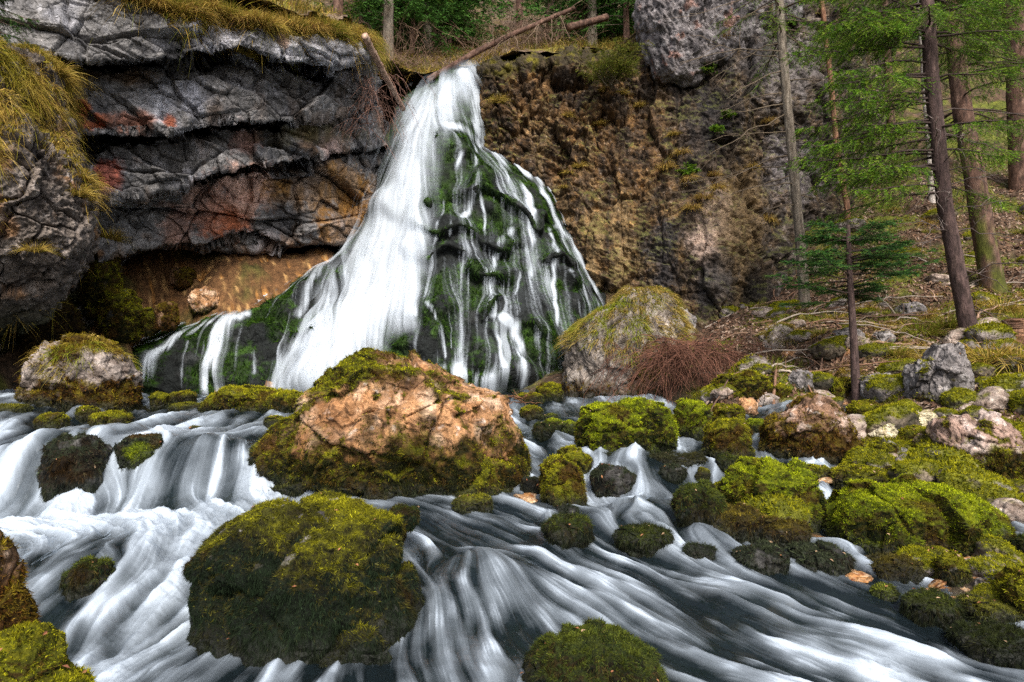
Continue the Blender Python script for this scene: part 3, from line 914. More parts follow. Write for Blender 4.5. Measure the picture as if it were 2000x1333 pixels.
B('low mossy stone under the pinkish knobbly boulder', box(1715,900,1830,945), 6.3, 'brownmoss', .9)
B('green low stone in front of the pinkish knobbly boulder', box(1880,940,1990,975), 5.9, 'moss', 1)
B('half mossy half bare grey slab stone right of the peaked boulder', [(1695,900),(1700,868),(1730,856),(1770,868),(1782,900),(1760,915),(1710,915)], 7.0, 'half', .5, .7)
B('small mossy stone at the right foot of the peaked boulder', box(1640,900,1700,925), 6.7, 'moss', 1, name='stone')
B('pale flat-topped slab right of the peaked boulder', [(1690,850),(1700,826),(1740,824),(1760,838),(1756,858),(1705,862)], 7.5, 'pale', .35, .7)
B('bright green lens of moss on a flat stone behind the slabs', [(1700,815),(1715,800),(1755,797),(1772,806),(1750,822),(1715,824)], 8.1, 'green', 1, .7)
B('whitish tilted slab resting on mossy stones', [(1738,822),(1790,804),(1820,800),(1832,812),(1810,834),(1760,846),(1740,838)], 7.7, 'pale', .25, .6)
B('mossy stone under the whitish tilted slab', box(1740,830,1822,865), 7.4, 'moss', .8)
B('craggy fluted grey rock standing on the right bank', [(1755,770),(1765,728),(1790,700),(1815,695),(1830,672),(1868,668),(1890,700),(1905,745),(1890,792),(1830,805),(1770,795)], 8.7, 'crag', .25, .8, big=1)
B('grey lichened rock left of the craggy fluted rock', box(1660,725,1765,790), 9.2, 'crag', .35)
B('mossy mound on the bank below the brushwood', box(1388,722,1515,785), 10.4, 'moss', .95, .8)
B('pale knobbly rock between mossy mound and young spruce', box(1535,722,1592,772), 9.9, 'crag', .3)
B('olive boulder at the foot of the young spruce', box(1585,735,1672,785), 9.6, 'moss', .9)
B('mossy boulder row stone right of the rill', box(1650,780,1730,830), 8.6, 'moss', .9)
B('grey rock with a grass cap on the slope behind the brushwood', [(1470,690),(1480,655),(1515,632),(1545,630),(1562,650),(1555,680),(1520,698)], 12.0, 'capped', .5, .7)
B('flat pale rock on the slope, behind the young spruce', box(1620,640,1690,675), 11.8, 'crag', .25)
B('pinkish flat rock low on the slope near the young spruce', box(1630,680,1690,705), 11.0, 'tan', .3)
B('long grey rock on the slope right of the young spruce', box(1745,588,1815,640), 12.6, 'crag', .3)
B('pale rock beside the grass tussock right of the young spruce', box(1700,645,1752,680), 11.6, 'crag', .25)
B('small grey rock near the cliff foot', box(1510,595,1558,625), 14.0, 'crag', .2)
B('low tan rock by the grass tussock under the slope', box(1520,682,1570,712), 11.2, 'tan', .3)
B('dark mossy stone at the right end of the weir', box(1480,748,1545,785), 9.8, 'moss', .9)
B('yellow mossed stone at the left end of the weir', box(1005,765,1062,790), 11.4, 'moss', 1)
B('bright mossy stone before the grassy block at the weir', box(1045,748,1100,782), 11.6, 'moss', 1)
B('dark green stone below the weir beside the tan boulder', box(1015,792,1062,822), 9.6, 'moss', 1)
B('tiny green stone in the side cascade, uppermost', box(1062,808,1090,822), 9.4, 'green', 1, name='stone')
B('green stone in the middle of the side cascade', box(1062,816,1100,842), 8.6, 'green', 1, name='stone')
B('dark green stone low in the side cascade', box(1040,825,1085,858), 8.2, 'darkmoss', 1, name='stone')
B('small green stone at the right rim of the side cascade', box(1098,822,1130,850), 8.4, 'green', 1, name='stone')
B('tall grassy limestone block right of the waterfall foot', [(1093,775),(1096,700),(1100,655),(1130,630),(1180,610),(1230,575),(1290,560),(1325,565),(1332,610),(1345,660),(1345,720),(1320,785),(1200,790)], 12.2, 'block', .35, .7, big=1)
B('grey shaded rock at the right end of the grassy block', box(1290,600,1360,690), 13.2, 'crag', .2)
B('small dark rock in the middle of the right cascade lip', box(1288,906,1345,940), 6.05, 'darkwet', .6, name='stone')
B('dark green rock left of the small green rock on the cascade lip', box(1395,888,1452,928), 6.5, 'darkmoss', .9)
B('dark wet stone where the side cascade enters the lower pool', box(1165,885,1215,912), 6.6, 'darkwet', .7, name='stone')
B('wet rock breaking the rapids below the right cascade', box(1330,1062,1400,1100), 4.65, 'darkwet', .6, name='stone')
B('reddish brown rock half buried in the ochre scree', box(365,560,440,612), 13.6, 'tan', .3)
B('dark rock in the shade at the top of the ochre scree', box(330,520,385,560), 14.2, 'nearbrown', .3)
B('brown rock beside the left streamlet on the ochre scree', box(300,590,352,640), 13.0, 'nearbrown', .6)
B('mossy brown rock at the foot of the ochre scree', box(265,600,312,650), 12.9, 'moss', .7)
B('small ochre stone high on the scree under the overhang', box(430,520,465,545), 14.6, 'tan', .1, name='stone')
B('broken brown stone on the scree close to the mossy terraces', box(470,545,520,572), 14.2, 'nearbrown', .2, name='stone')
B('dark green mossy hump in the gap below the buttress', box(150,470,240,600), 12.6, 'moss', .8)
B('black green mossy hump at the foot of the buttress', box(40,580,170,720), 12.0, 'brownmoss', 1)
B('dark mossy rock in the deep shade left of the scree', box(190,560,280,660), 12.5, 'moss', .8)
# ------------------------------------------------------------------ flowing water
def bil(A, x, y):
    h, w = A.shape
    x = np.clip(x, 0, w - 1.001); y = np.clip(y, 0, h - 1.001)
    xi = x.astype(np.int32); yi = y.astype(np.int32)
    fx = (x - xi).astype(f32); fy = (y - yi).astype(f32)
    k = yi * w + xi
    A = A.ravel()
    a = A[k]; a = a + (A[k + 1] - a) * fx
    b = A[k + w]; b = b + (A[k + w + 1] - b) * fx
    return a + (b - a) * fy


def streaks(vx, vy, noise, mask, n=26, step=1.6):
    """strands of foam drawn out along the current: the noise averaged along each streamline"""
    s = np.sqrt(vx * vx + vy * vy) + 1e-9
    vx = (vx / s).astype(f32); vy = (vy / s).astype(f32)
    yy, xx = np.nonzero(mask)
    acc = noise[yy, xx].astype(f32).copy(); wsum = 1.0
    w = vx.shape[1]
    fx, fy = vx.ravel(), vy.ravel()
    for sg in (1, -1):
        x = xx.astype(f32); y = yy.astype(f32)
        for k in range(n):
            i = np.clip(np.rint(y), 0, vx.shape[0] - 1).astype(np.int32) * w + np.clip(np.rint(x), 0, w - 1).astype(np.int32)
            x = x + sg * step * fx[i]; y = y + sg * step * fy[i]
            wt = 1 - .6 * k / n
            acc += bil(noise, x, y) * wt; wsum += wt
    acc /= wsum
    acc = (acc - acc.mean()) / (acc.std() + 1e-9)
    out = np.zeros(vx.shape, f32); out[yy, xx] = acc
    return out


def blur(A, r):
    """box blur twice, both axes"""
    for ax in (0, 1, 0, 1):
        pad = [(0, 0)] * A.ndim; pad[ax] = (r + 1, r)
        c = np.cumsum(np.pad(A, pad, mode='edge'), axis=ax)
        n = A.shape[ax]
        A = (np.take(c, range(2 * r + 1, 2 * r + 1 + n), ax) - np.take(c, range(0, n), ax)) / (2 * r + 1)
    return A


def water_mat(name, clear, tint, glass=True, white=(.58, .67, .79)):
    m, nt, out = new_mat(name)
    L = nt.links.new
    foam = N(nt, 'ShaderNodeAttribute', attribute_name='foam').outputs['Fac']
    wb = N(nt, 'ShaderNodeBsdfDiffuse'); wb.inputs['Color'].default_value = (*white, 1)
    tl = N(nt, 'ShaderNodeBsdfTranslucent'); tl.inputs['Color'].default_value = (*white, 1)
    wm = N(nt, 'ShaderNodeMixShader', Fac=.25); L(wb.outputs[0], wm.inputs[1]); L(tl.outputs[0], wm.inputs[2])
    tr = N(nt, 'ShaderNodeBsdfTransparent'); tr.inputs['Color'].default_value = (*clear, 1)
    if glass:
        df = N(nt, 'ShaderNodeBsdfDiffuse'); df.inputs['Color'].default_value = (*tint, 1)
        gl = N(nt, 'ShaderNodeBsdfGlossy', Roughness=.16); gl.inputs['Color'].default_value = (.9, .95, 1, 1)
        fr = N(nt, 'ShaderNodeFresnel', IOR=1.33)
        a = N(nt, 'ShaderNodeMixShader', Fac=.5); L(tr.outputs[0], a.inputs[1]); L(df.outputs[0], a.inputs[2])
        b = N(nt, 'ShaderNodeMixShader'); L(fr.outputs[0], b.inputs[0]); L(a.outputs[0], b.inputs[1]); L(gl.outputs[0], b.inputs[2])
        base = b.outputs[0]
    else:
        base = tr.outputs[0]
    mx = N(nt, 'ShaderNodeMixShader'); L(foam, mx.inputs[0]); L(base, mx.inputs[1]); L(wm.outputs[0], mx.inputs[2])
    L(mx.outputs[0], out.inputs[0])
    return m


M_WATER = water_mat('stream_water', (.42, .54, .54), (.012, .019, .024))
M_FALL = water_mat('falling_water', (1, 1, 1), (0, 0, 0), glass=False, white=(.62, .69, .785))

ST = .0020
X, Y = fan(-1.12, 1.12, 1.9, 13.6, ST)
U = X / Y
XY = np.stack([X, Y], -1)
Zw = water_z(XY).astype(f32)
Zg = ground_z(XY)
wet = Zw > Zg - .05
zU = np.gradient(Zw, axis=1) / ST
zD = np.gradient(Zw, axis=0) / (np.gradient(Y, axis=0))
zx = zU / Y; zy = zD - zx * U
slope = np.sqrt(zx ** 2 + zy ** 2)
FLOW = [(0,772,12.5,.2,-1),(500,775,12,0,-1),(1200,778,11.6,0,-1),(150,820,7.2,.1,-1),(450,820,7.4,0,-1),(0,930,5.5,.1,-1),(400,900,5.8,0,-1),(0,1030,4.6,1,-.25),(200,1020,4.75,1,-.2),(400,990,5.1,1,-.35),
        (380,1060,4.4,-.3,-1),(300,1180,3.7,-.5,-1),(150,1300,3.05,-.3,-1),(60,1160,3.6,.3,-1),(600,970,5.35,1,-.05),(800,990,5.1,1,-.15),(1000,1060,4.5,1,-.45),(1200,1120,4.15,1,-.75),(1400,1180,3.8,1,-.8),(1600,1240,3.5,1,-.55),(1900,1310,3.2,1,-.3),
        (850,1150,3.85,.2,-1),(900,1230,3.4,.1,-1),(700,1320,2.95,.3,-1),(1150,1200,3.6,.8,-1),(1080,850,8,.15,-1),(1200,900,6.5,0,-1),(1250,1000,5.2,.2,-1),(1330,870,7.2,0,-1),(1450,880,7,-.5,-1),(1400,1320,2.95,.8,-.7),(1100,1330,2.9,.6,-1)]
fp = np.array([P(a, b, d) for a, b, d, _, _ in FLOW])
fv = TPS(fp[:, :2], np.array([[a, b] for *_, a, b in FLOW]), 1e-2)(XY)
fv = unit(fv) * .30
wn = fbm(np.stack([X * 1.7, Y * 1.7, X * 0 + 4], -1), 3)
w2 = fbm(np.stack([X * 3.2, Y * 3.2, X * 0 + 14], -1), 3); w3 = fbm(np.stack([X * 3.2, Y * 3.2, X * 0 + 44], -1), 3)
vx = fv[..., 0] - .75 * zx + .05 * wn + .13 * w2; vy = fv[..., 1] - .75 * zy + .10 * w3
collar = np.zeros(X.shape)
for b in BS:
    o = np.array(b['out'], float)
    c = P(o[:, 0].mean(), o[:, 1].mean(), b['d'])
    r = (o[:, 0].max() - o[:, 0].min()) / 2 / F * b['d'] * 1.02
    if b['d'] > 9.5: continue
    rx, ry = X - c[0], Y - c[1]
    dist = np.hypot(rx, ry) + 1e-6
    inn = (vx * rx + vy * ry) / dist
    wgt = .9 * ss(1.5 * r, .9 * r, dist) * np.clip(-inn, 0, None)
    vx = vx + rx / dist * wgt; vy = vy + ry / dist * wgt
    cosu = -(vx * rx + vy * ry) / dist / (np.hypot(vx, vy) + 1e-6)
    collar = np.maximum(collar, np.exp(-((dist / r - 1.0) / .11) ** 2) * (.45 + .55 * cosu) * min(1, r / .25))
dU = (vx - U * vy) / Y / ST
dR = -(vy / Y) / ST
rg = np.random.default_rng(2)
nz = rg.normal(size=X.shape).astype(f32)
n2 = blur(rg.normal(size=X.shape).astype(f32), 3); n2 /= n2.std()
n3 = blur(rg.normal(size=X.shape).astype(f32), 9); n3 /= n3.std()
fine = streaks(dU, dR, nz * .8 + n2 * .6, wet, 13, 1.3)
threads = streaks(dU, dR, n2 * .6 + nz * .3, wet, 26, 1.6)
coarse = streaks(dU, dR, n3 + .5 * n2, wet, 22, 2.2)
broad = streaks(dU, dR, blur(n3, 12) / blur(n3, 12).std(), wet, 18, 3.6)
FOAM = [(0,772,12.5,.2),(300,775,12.5,.3),(600,772,12.2,.2),(1000,778,11.8,.1),(150,815,7.4,.15),(450,805,8.2,.3),(450,838,7.0,.55),(0,832,6.9,.45),(150,855,6.3,.25),(300,850,6.5,.4),(480,855,6.5,.5),
        (20,930,5.5,.72),(100,985,5.15,.75),(240,900,5.7,.6),(270,960,5.35,.72),(390,905,5.75,.42),(440,930,5.6,.62),(500,945,5.5,.9),(0,1030,4.6,1.1),(150,1020,4.75,1.15),(300,1010,4.85,1.0),(420,1000,5.0,.95),(550,968,5.35,.9),
        (100,1065,4.3,.85),(300,1055,4.4,.85),(80,1120,3.9,.4),(200,1110,3.95,.25),(130,1200,3.5,.3),(60,1230,3.3,.35),(350,1090,4.1,.85),(300,1180,3.7,.88),(250,1230,3.4,.85),(200,1290,3.1,.9),(330,1290,3.1,.65),(420,1330,2.95,.35),(150,1340,2.9,.95),
        (480,1345,2.85,.25),(600,1340,2.9,.4),(720,1310,3.0,.35),(760,1290,3.1,.6),(850,1290,3.1,.65),(950,1290,3.1,.5),(1000,1340,2.85,.5),(700,980,5.2,.6),(850,1000,5.0,.35),(960,1000,5.0,.3),
        (870,1050,4.6,.5),(950,1080,4.3,.72),(1030,1060,4.5,.6),(1100,1110,4.2,.55),(860,1110,4.05,.32),(950,1140,3.9,.45),(850,1200,3.55,.4),(930,1210,3.5,.45),(1030,1180,3.75,.36),(1150,1120,4.15,.6),(1250,1130,4.1,.5),(1150,1200,3.62,.55),(1300,1190,3.7,.52),
        (1420,1160,3.95,.55),(1430,1230,3.5,.5),(1550,1190,3.8,.42),(1650,1230,3.55,.46),(1600,1300,3.15,.62),(1720,1300,3.15,.85),(1850,1310,3.2,.75),(1980,1330,3.1,.6),(1450,1320,3.0,.42),(1250,1260,3.3,.52),(1350,1380,2.75,.4),
        (1080,835,8.6,.5),(1080,870,7.3,.55),(1070,897,6.55,.35),(1150,900,6.4,.2),(1300,900,6.3,.2),(1150,940,6.0,.42),(1250,915,6.15,.36),(1300,940,5.9,.5),(1180,978,5.7,.7),(1250,985,5.5,.45),(1360,930,6.1,.6),(1400,905,6.4,.7),(1170,1030,4.9,.6),(1300,1010,5.1,.5),(1350,1060,4.65,.5),(1390,1090,4.45,.35),
        (1480,870,7.2,.6),(1335,865,7.3,.75),(1540,788,10.5,.35),(1250,790,10.9,.5),(1150,790,10.9,.5),(1000,985,5.4,.5),(1040,960,5.7,.5),(1520,1120,4.25,.12),(1600,1140,4.1,.05),(1700,1190,3.8,.1)]
fq = np.array([P(a, b, d) for a, b, d, _ in FOAM])
lam = np.log(Y)                                     # distances judged relative to the distance from the tripod
num = np.zeros(X.shape); den = np.zeros(X.shape)
for (a, b, d, f_), c in zip(FOAM, fq):
    q = ((U - c[0] / c[1]) ** 2 + ((lam - math.log(c[1])) * .7) ** 2)
    wgt = 1 / (q + .0006) ** 1.6
    num += wgt * f_; den += wgt
Fm = num / den
Fm = Fm * (.76 + .22 * ss(.55, 1.0, Fm)) + .17 * ss(.35, 1.0, slope) + .10 * fbm(np.stack([X * 1.1, Y * 1.1, X * 0 + 9], -1), 3) + .17 * fbm(np.stack([X * 3.4, Y * 3.4, X * 0 + 19], -1), 4, .6)
spark = np.clip(fine - .9, 0, 1.6) * .20 + np.clip(threads - 1.0, 0, 1.6) * .08
con = .9 - .55 * ss(.6, 1.0, Fm)
a = Fm * 1.02 - .04 + con * (.08 * fine + .115 * threads + .085 * coarse + .06 * broad) - .035 + spark * ss(.12, .35, Fm)
Fm = Fm + .22 * collar * ss(8, 6, Y)
boil = fbm(np.stack([X * 7, Y * 5, X * 0 + 2], -1), 4, .6)
a = a + .22 * boil * ss(.45, .8, Fm) * (1 - ss(.3, .6, slope))
a = np.clip(a, 0, 1) ** 1.7 * .96
a = np.where(a > .02, a, 0)
relief = (.003 * fine + .010 * threads + .013 * coarse + .014 * broad + .030 * w2 + .05 * boil * ss(.45, .8, Fm)) * np.clip(Y / 5, .6, 1.4)
Zd = Zw + relief + .012 * collar * ss(8, 6, Y) + .02 * wn * ss(.5, .9, Fm)
G = np.stack([X, Y, Zd], -1)
wet2 = (Zw > Zg - .03)
keep = blur(wet2.astype(f32), 2) > .05
V, Fc, (fo,) = drop(G.reshape(-1, 3), grid_faces(*X.shape), keep.reshape(-1), [a.reshape(-1)])
stream = mesh_np('stream_water', V, Fc, M_WATER, None, {'foam': fo})
tag(stream, 'silky white and steel grey stream rushing between the boulders', 'stream', kind='structure')

# ------------------------------------------------------------------ the terraced rock the fall slides over, and the fall
CONE_OUT = [(934, 128), (946, 200), (952, 285), (1000, 318), (1045, 345), (1088, 368), (1112, 440), (1150, 520), (1186, 600), (1165, 680), (1120, 800), (600, 830), (250, 820), (225, 680), (330, 640), (450, 582), (560, 538), (650, 488), (690, 430), (735, 330), (768, 235), (800, 182), (850, 150)]


def cone_disp(G, PX, PY):
    q = G * np.array([1, 1, 1.15])
    v1, v2, vid = voro(q * 1.05 + .35 * fbm(q * .9, 2)[..., None])
    u1, u2, uid = voro(q * 2.4 + .3 * fbm(q * 2, 2)[..., None])
    zt = G[..., 2] / 1.15 + 2.2 * fbm(G * np.array([.55, .55, .3]), 3)
    s = zt - np.floor(zt)
    step = .34 * ss(.0, .85, 1 - s) * ss(0, .12, s) * ss(-.15, .25, fbm(G * .8 + 60, 2))
    up = ss(210, 340, PY)
    up = up * ss(0, 75, sdist(PX, PY, CONE_OUT))
    return up * (.46 * np.sqrt(np.clip(1 - v1 * v1, 0, 1)) + .14 * np.sqrt(np.clip(1 - u1 * u1, 0, 1)) + step + .05 * fbm(q * 7, 3)) + .1 * fbm(G, 2)


G, PX, PY, sd = patch(190, 1250, 100, 830, 1.5,
    [(900,140,17.6),(935,140,18.0),(850,160,17.4),(800,210,16.9),(900,230,16.7),(880,300,16.1),(940,290,16.9),(760,330,16.3),(850,450,15.1),(1000,350,16.2),(1080,400,16.5),(950,500,15.0),(1060,500,15.4),(1140,560,15.6),(740,450,15.5),(650,520,15.2),(760,600,14.1),
     (560,570,14.5),(450,610,13.8),(330,660,13.3),(260,690,13.0),(640,650,13.8),(900,620,14.0),(1030,620,14.2),(1140,650,14.6),(600,760,13.1),(750,760,12.9),(900,760,13.0),(1030,760,13.2),(1100,760,13.5),(450,700,13.2),(430,770,12.8),(300,770,12.5),(600,830,12.6),(900,830,12.6)],
    CONE_OUT, 2.6, 80, None, cone_disp)
n = cam_normals(G)
C = np.zeros(G.shape, f32) + np.array([.010, .012, .012])
C = cmix(C, (.032, .034, .035), ss(.15, .4, fbm(G * 3 + 3, 4)) * .7)
C = cmix(C, (.018, .038, .006), ss(-.12, .25, fbm(G * 1.3 + 11, 4) + .25 * ss(560, 300, PY)) * .9)
C = cmix(C, (.034, .078, .009), ss(.05, .4, fbm(G * 3.1 + 21, 3) + .2 * n[..., 2] - .1) * ss(-.1, .3, fbm(G * 1.3 + 11, 4) + .2))
C = cmix(C, (.20, .11, .035), ss(940, 905, PX) * ss(260, 200, PY) * .0)
cone_m = ss(-.1, .3, fbm(G * 1.3 + 11, 4) + .1)
V, Fc, (Cc, cm) = drop(G.reshape(-1, 3), grid_faces(*PX.shape), (sd > -60).reshape(-1), [C.reshape(-1, 3), cone_m.reshape(-1)])
CNV, CNF, CNM = V, Fc, cm
cone = mesh_np('waterfall_terrain', V, Fc, M_ROCK, Cc, {'wet': np.full(len(V), .12)})
tag(cone, 'black and green mossy terraced rock mound under the waterfall', 'rock mound', kind='structure')

MAIN = [(868,160),(905,142),(934,132),(938,165),(925,205),(905,235),(880,255),(866,300),(858,360),(850,420),(862,480),(852,540),(838,610),(820,660),(770,690),(720,745),(680,800),(510,800),(560,735),(610,660),(648,600),(690,505),(738,385),(768,262),(796,195)]
RILL = [  # points, half width px, strength
 ([(900,225),(930,258),(958,290),(990,322),(1030,342)], 16, .85), ([(1018,340),(1020,400),(1022,480),(1030,560)], 10, .9), ([(1046,350),(1062,405),(1085,450),(1110,470),(1140,540),(1168,600)], 9, .8), ([(1085,450),(1105,520),(1120,570),(1135,610)], 8, .5),
 ([(930,160),(942,200),(950,270)], 5, .5), ([(905,150),(925,190),(930,240)], 18, .9), ([(922,285),(924,330),(930,400),(910,440),(880,480)], 8, .7), ([(930,400),(945,440),(940,500)], 5, .55), ([(895,330),(880,400),(868,450)], 7, .6), ([(868,260),(900,262),(935,285)], 16, .75),
 ([(990,476),(962,530),(955,580),(962,640),(1000,660),(1008,700),(1012,760)], 11, .9), ([(962,640),(975,700),(980,740)], 7, .6), ([(1062,480),(1066,560),(1072,640),(1066,690)], 6, .8), ([(945,560),(950,600)], 6, .6),
 ([(858,470),(852,540),(838,600),(820,640)], 10, .9), ([(842,625),(862,660),(872,715)], 6, .8), ([(880,640),(884,700)], 3, .5), ([(960,300),(985,350),(990,400)], 5, .45), ([(1070,370),(1100,440)], 5, .5), ([(920,500),(935,540)], 5, .4), ([(1010,560),(1000,600)], 4, .4),
 ([(650,505),(600,540),(560,565),(500,602),(450,612)], 8, .75), ([(655,530),(610,565),(570,590),(540,625),(520,650),(512,700),(510,745)], 5, .7), ([(480,640),(420,652),(360,678),(320,720),(296,768)], 13, .85), ([(345,690),(318,730),(300,770)], 9, .6), ([(452,642),(436,680),(428,720),(424,775)], 26, 1.0),
 ([(490,632),(455,645)], 10, .8), ([(420,605),(350,640),(290,665),(235,682)], 7, .65), ([(500,600),(400,640),(330,665),(250,690)], 5, .5), ([(390,690),(375,740),(372,770)], 6, .55), ([(690,470),(640,560),(600,640)], 12, .5), ([(700,540),(680,600)], 10, .5), ([(640,500),(700,440),(745,350)], 7, .35),
 ([(900,740),(950,760)], 22, .7), ([(870,735),(900,750)], 12, .5), ([(1090,440),(1060,470)], 8, .5), ([(1090,555),(1130,600),(1150,640)], 5, .4)]
me_ = sdist(PX, PY, MAIN)
wv = 10 * pnoise(np.stack([PX / 25, PY / 60, PX * 0], -1))
mainm = ss(-16, 26, me_ + wv)
rill = np.zeros(PX.shape)
wx = 4 * pnoise(np.stack([PX / 22, PY / 22, PX * 0 + 2], -1)); 
for pts, wd, s in RILL:
    dd = seg_dist(PX + wx, PY, pts)
    rill = np.maximum(rill, s * (.75 * np.exp(-(dd / (wd * .55)) ** 2) + .4 * np.exp(-(dd / (wd * 1.1)) ** 2)))
Gs = np.stack([blur(G[..., k], 16) for k in range(3)], -1)
Gm = np.stack([blur(G[..., k], 4) for k in range(3)], -1)
ns = cam_normals(Gs)
bb = ss(-6, 40, me_)[..., None] * .55
Gw = (Gm * (1 - bb) + Gs * bb) + unit(ns + np.array([0, -.4, .1])) * (.07 + .26 * bb)
tu = np.gradient(Gw, axis=1); tv = np.gradient(Gw, axis=0)
E = (tu * tu).sum(-1); Fq = (tu * tv).sum(-1); Gq = (tv * tv).sum(-1)
gu, gv = -tu[..., 2], -tv[..., 2]
det = E * Gq - Fq * Fq + 1e-9
vu = (Gq * gu - Fq * gv) / det; vv = (-Fq * gu + E * gv) / det
sp = np.sqrt(vu ** 2 + vv ** 2) + 1e-9
vu, vv = vu / sp, vv / sp
vu = blur(vu, 3); vv = blur(vv, 3) + .15
on = sd > -50
m2 = blur(rg.normal(size=PX.shape).astype(f32), 2); m2 /= m2.std()
m5 = blur(rg.normal(size=PX.shape).astype(f32), 6); m5 /= m5.std()
fine = streaks(vu, vv, rg.normal(size=PX.shape).astype(f32) + m2 * .7, on, 30, 1.4)
coarse = streaks(vu, vv, m5 + .4 * m2, on, 36, 2.0)
dens = blur(mainm, 6)
thin = ss(.35, .0, me_ / 120) if False else 0
core = ss(10, 60, me_ + wv)
fall_a = np.clip(mainm * (.56 + .38 * core) + mainm * (1 - .45 * core) * (.20 * fine + .26 * coarse), 0, 1)
fall_a = fall_a * (1 - .30 * ss(.25, .9, -coarse) * ss(380, 520, PY) * ss(760, 640, PX)) 
edge = ss(.02, .30, mainm) 
# many fine rivulets: each one followed downhill over the terraces from a random spring
H_, W_ = PX.shape
acc = np.zeros((H_, W_), f32)
sr = np.random.default_rng(31)
cand = np.argwhere((sd > 14) & (me_ < 10) & (PY > 200))
up_ = np.clip(1.25 - (cand[:, 0] / H_) * 1.0, .15, 1) * np.where(PX[cand[:, 0], cand[:, 1]] < 660, .10, 1.2)
pk_ = cand[sr.choice(len(cand), 150, p=up_ / up_.sum())]
yy = pk_[:, 0].astype(float); xx = pk_[:, 1].astype(float)
stg = sr.uniform(.25, 1, 150) ** 1.5; ln_ = sr.integers(40, 330, 150)
for k in range(330):
    yi = np.clip(yy.astype(int), 0, H_ - 1); xi = np.clip(xx.astype(int), 0, W_ - 1)
    al = (k < ln_) * np.clip(k / 12, 0, 1) * np.clip((ln_ - k) / 25, 0, 1)
    np.add.at(acc, (yi, xi), stg * al)
    xx = np.clip(xx + vu[yi, xi] * .9 + sr.normal(size=150) * .18, 0, W_ - 1); yy = np.clip(yy + vv[yi, xi] * .9 + .12, 0, H_ - 1)
thin_ = 1 - np.exp(-(.5 * acc + .25 * np.roll(acc, 1, 1) + .25 * np.roll(acc, -1, 1)) * 1.2)
flat_ = ss(.10, .55, cam_normals(Gm)[..., 2])
spread = (1 - np.exp(-blur(acc, 6) * 3.0)) * flat_
riv = np.clip(thin_ ** 1.4 * (.44 + .25 * fine) + .10 * spread * (.8 + .5 * fine), 0, .8) * ss(-2, 14, sd)
r_a = np.clip(rill * (.78 + .55 * fine + .35 * coarse) - .13, 0, .9)
thread = np.clip((fine * .85 + coarse * .4 - 1.15) * .55, 0, .5) * ss(20, 60, sd) * ss(640, 700, PX - (330 - PY) * .4)
sheet = np.clip(.02 * coarse, 0, .06) * ss(10, 50, sd) * ss(-.2, .4, fbm(G * 1.4 + 51, 3))
fo = np.maximum(np.maximum(fall_a, r_a), np.maximum(np.maximum(thread, sheet), riv))
fo = fo * ss(-40, 5, sd)
V, Fc, (fo_,) = drop(Gw.reshape(-1, 3), grid_faces(*PX.shape), (on & (blur(fo, 1) > .012)).reshape(-1), [fo.reshape(-1)])
fall = mesh_np('waterfall_water', V, Fc, M_FALL, None, {'foam': fo_})
tag(fall, 'tall white veil waterfall fanning over the mossy terraces', 'waterfall', kind='structure')
# outer spray veil in front of the main fall
f2 = np.clip(mainm * (.16 + .24 * coarse + .18 * fine), 0, .55) * ss(-5, 35, me_ + wv)
Gv = Gs + unit(ns + np.array([0, -.5, .1])) * .50
V, Fc, (fo_,) = drop(Gv.reshape(-1, 3), grid_faces(*PX.shape), (f2 > .01).reshape(-1), [f2.reshape(-1)])
veil = mesh_np('spray_water', V, Fc, M_FALL, None, {'foam': fo_})
tag(veil, 'thin outer spray of the main fall', 'waterfall spray', kind='structure')
# ------------------------------------------------------------------ boulders
import bmesh
_ICO = {}


def ico(k):
    if k not in _ICO:
        bm = bmesh.new(); bmesh.ops.create_icosphere(bm, subdivisions=k, radius=1)
        _ICO[k] = (np.array([v.co[:] for v in bm.verts], f32), np.array([[v.index for v in f.verts] for f in bm.faces], np.int32)); bm.free()
    return _ICO[k]


def vnormals(V, T):
    fn = np.cross(V[T[:, 1]] - V[T[:, 0]], V[T[:, 2]] - V[T[:, 0]])
    n = np.zeros_like(V)
    for k in range(3): np.add.at(n, T[:, k], fn)
    return unit(n)


ROCKCOL = dict(tan=[(.35, .19, .095), (.56, .39, .27), (.18, .08, .032)], capped=[(.26, .22, .20), (.42, .36, .33), (.13, .10, .085)], peak=[(.22, .13, .085), (.42, .32, .27), (.09, .05, .03)],
               pink=[(.28, .19, .155), (.46, .38, .35), (.11, .07, .055)], crag=[(.17, .155, .155), (.32, .30, .30), (.06, .055, .055)], block=[(.20, .17, .15), (.38, .34, .31), (.08, .065, .05)],
               pale=[(.50, .44, .30), (.62, .56, .43), (.28, .20, .11)], half=[(.24, .23, .21), (.34, .33, .31), (.10, .09, .08)], nearbrown=[(.14, .075, .04), (.30, .19, .12), (.05, .03, .018)])
DARKROCK = [(.035, .034, .033), (.085, .082, .08), (.015, .015, .015)]
#          bright            mid               olive/brown       dark
PAL = dict(green=[(.290, .330, .010), (.145, .190, .008), (.085, .062, .010), (.022, .030, .006)],
           moss=[(.270, .255, .010), (.125, .135, .008), (.090, .055, .010), (.022, .024, .006)],
           rust=[(.200, .150, .010), (.120, .088, .010), (.105, .045, .010), (.030, .020, .006)],
           front=[(.225, .215, .010), (.085, .085, .010), (.045, .040, .012), (.012, .020, .010)],
           darkmoss=[(.075, .090, .012), (.034, .050, .012), (.055, .038, .012), (.012, .020, .010)],
           brownmoss=[(.130, .100, .012), (.060, .048, .014), (.065, .036, .012), (.018, .015, .008)],
           darkwet=[(.050, .062, .030), (.028, .036, .022), (.036, .026, .016), (.012, .014, .013)])


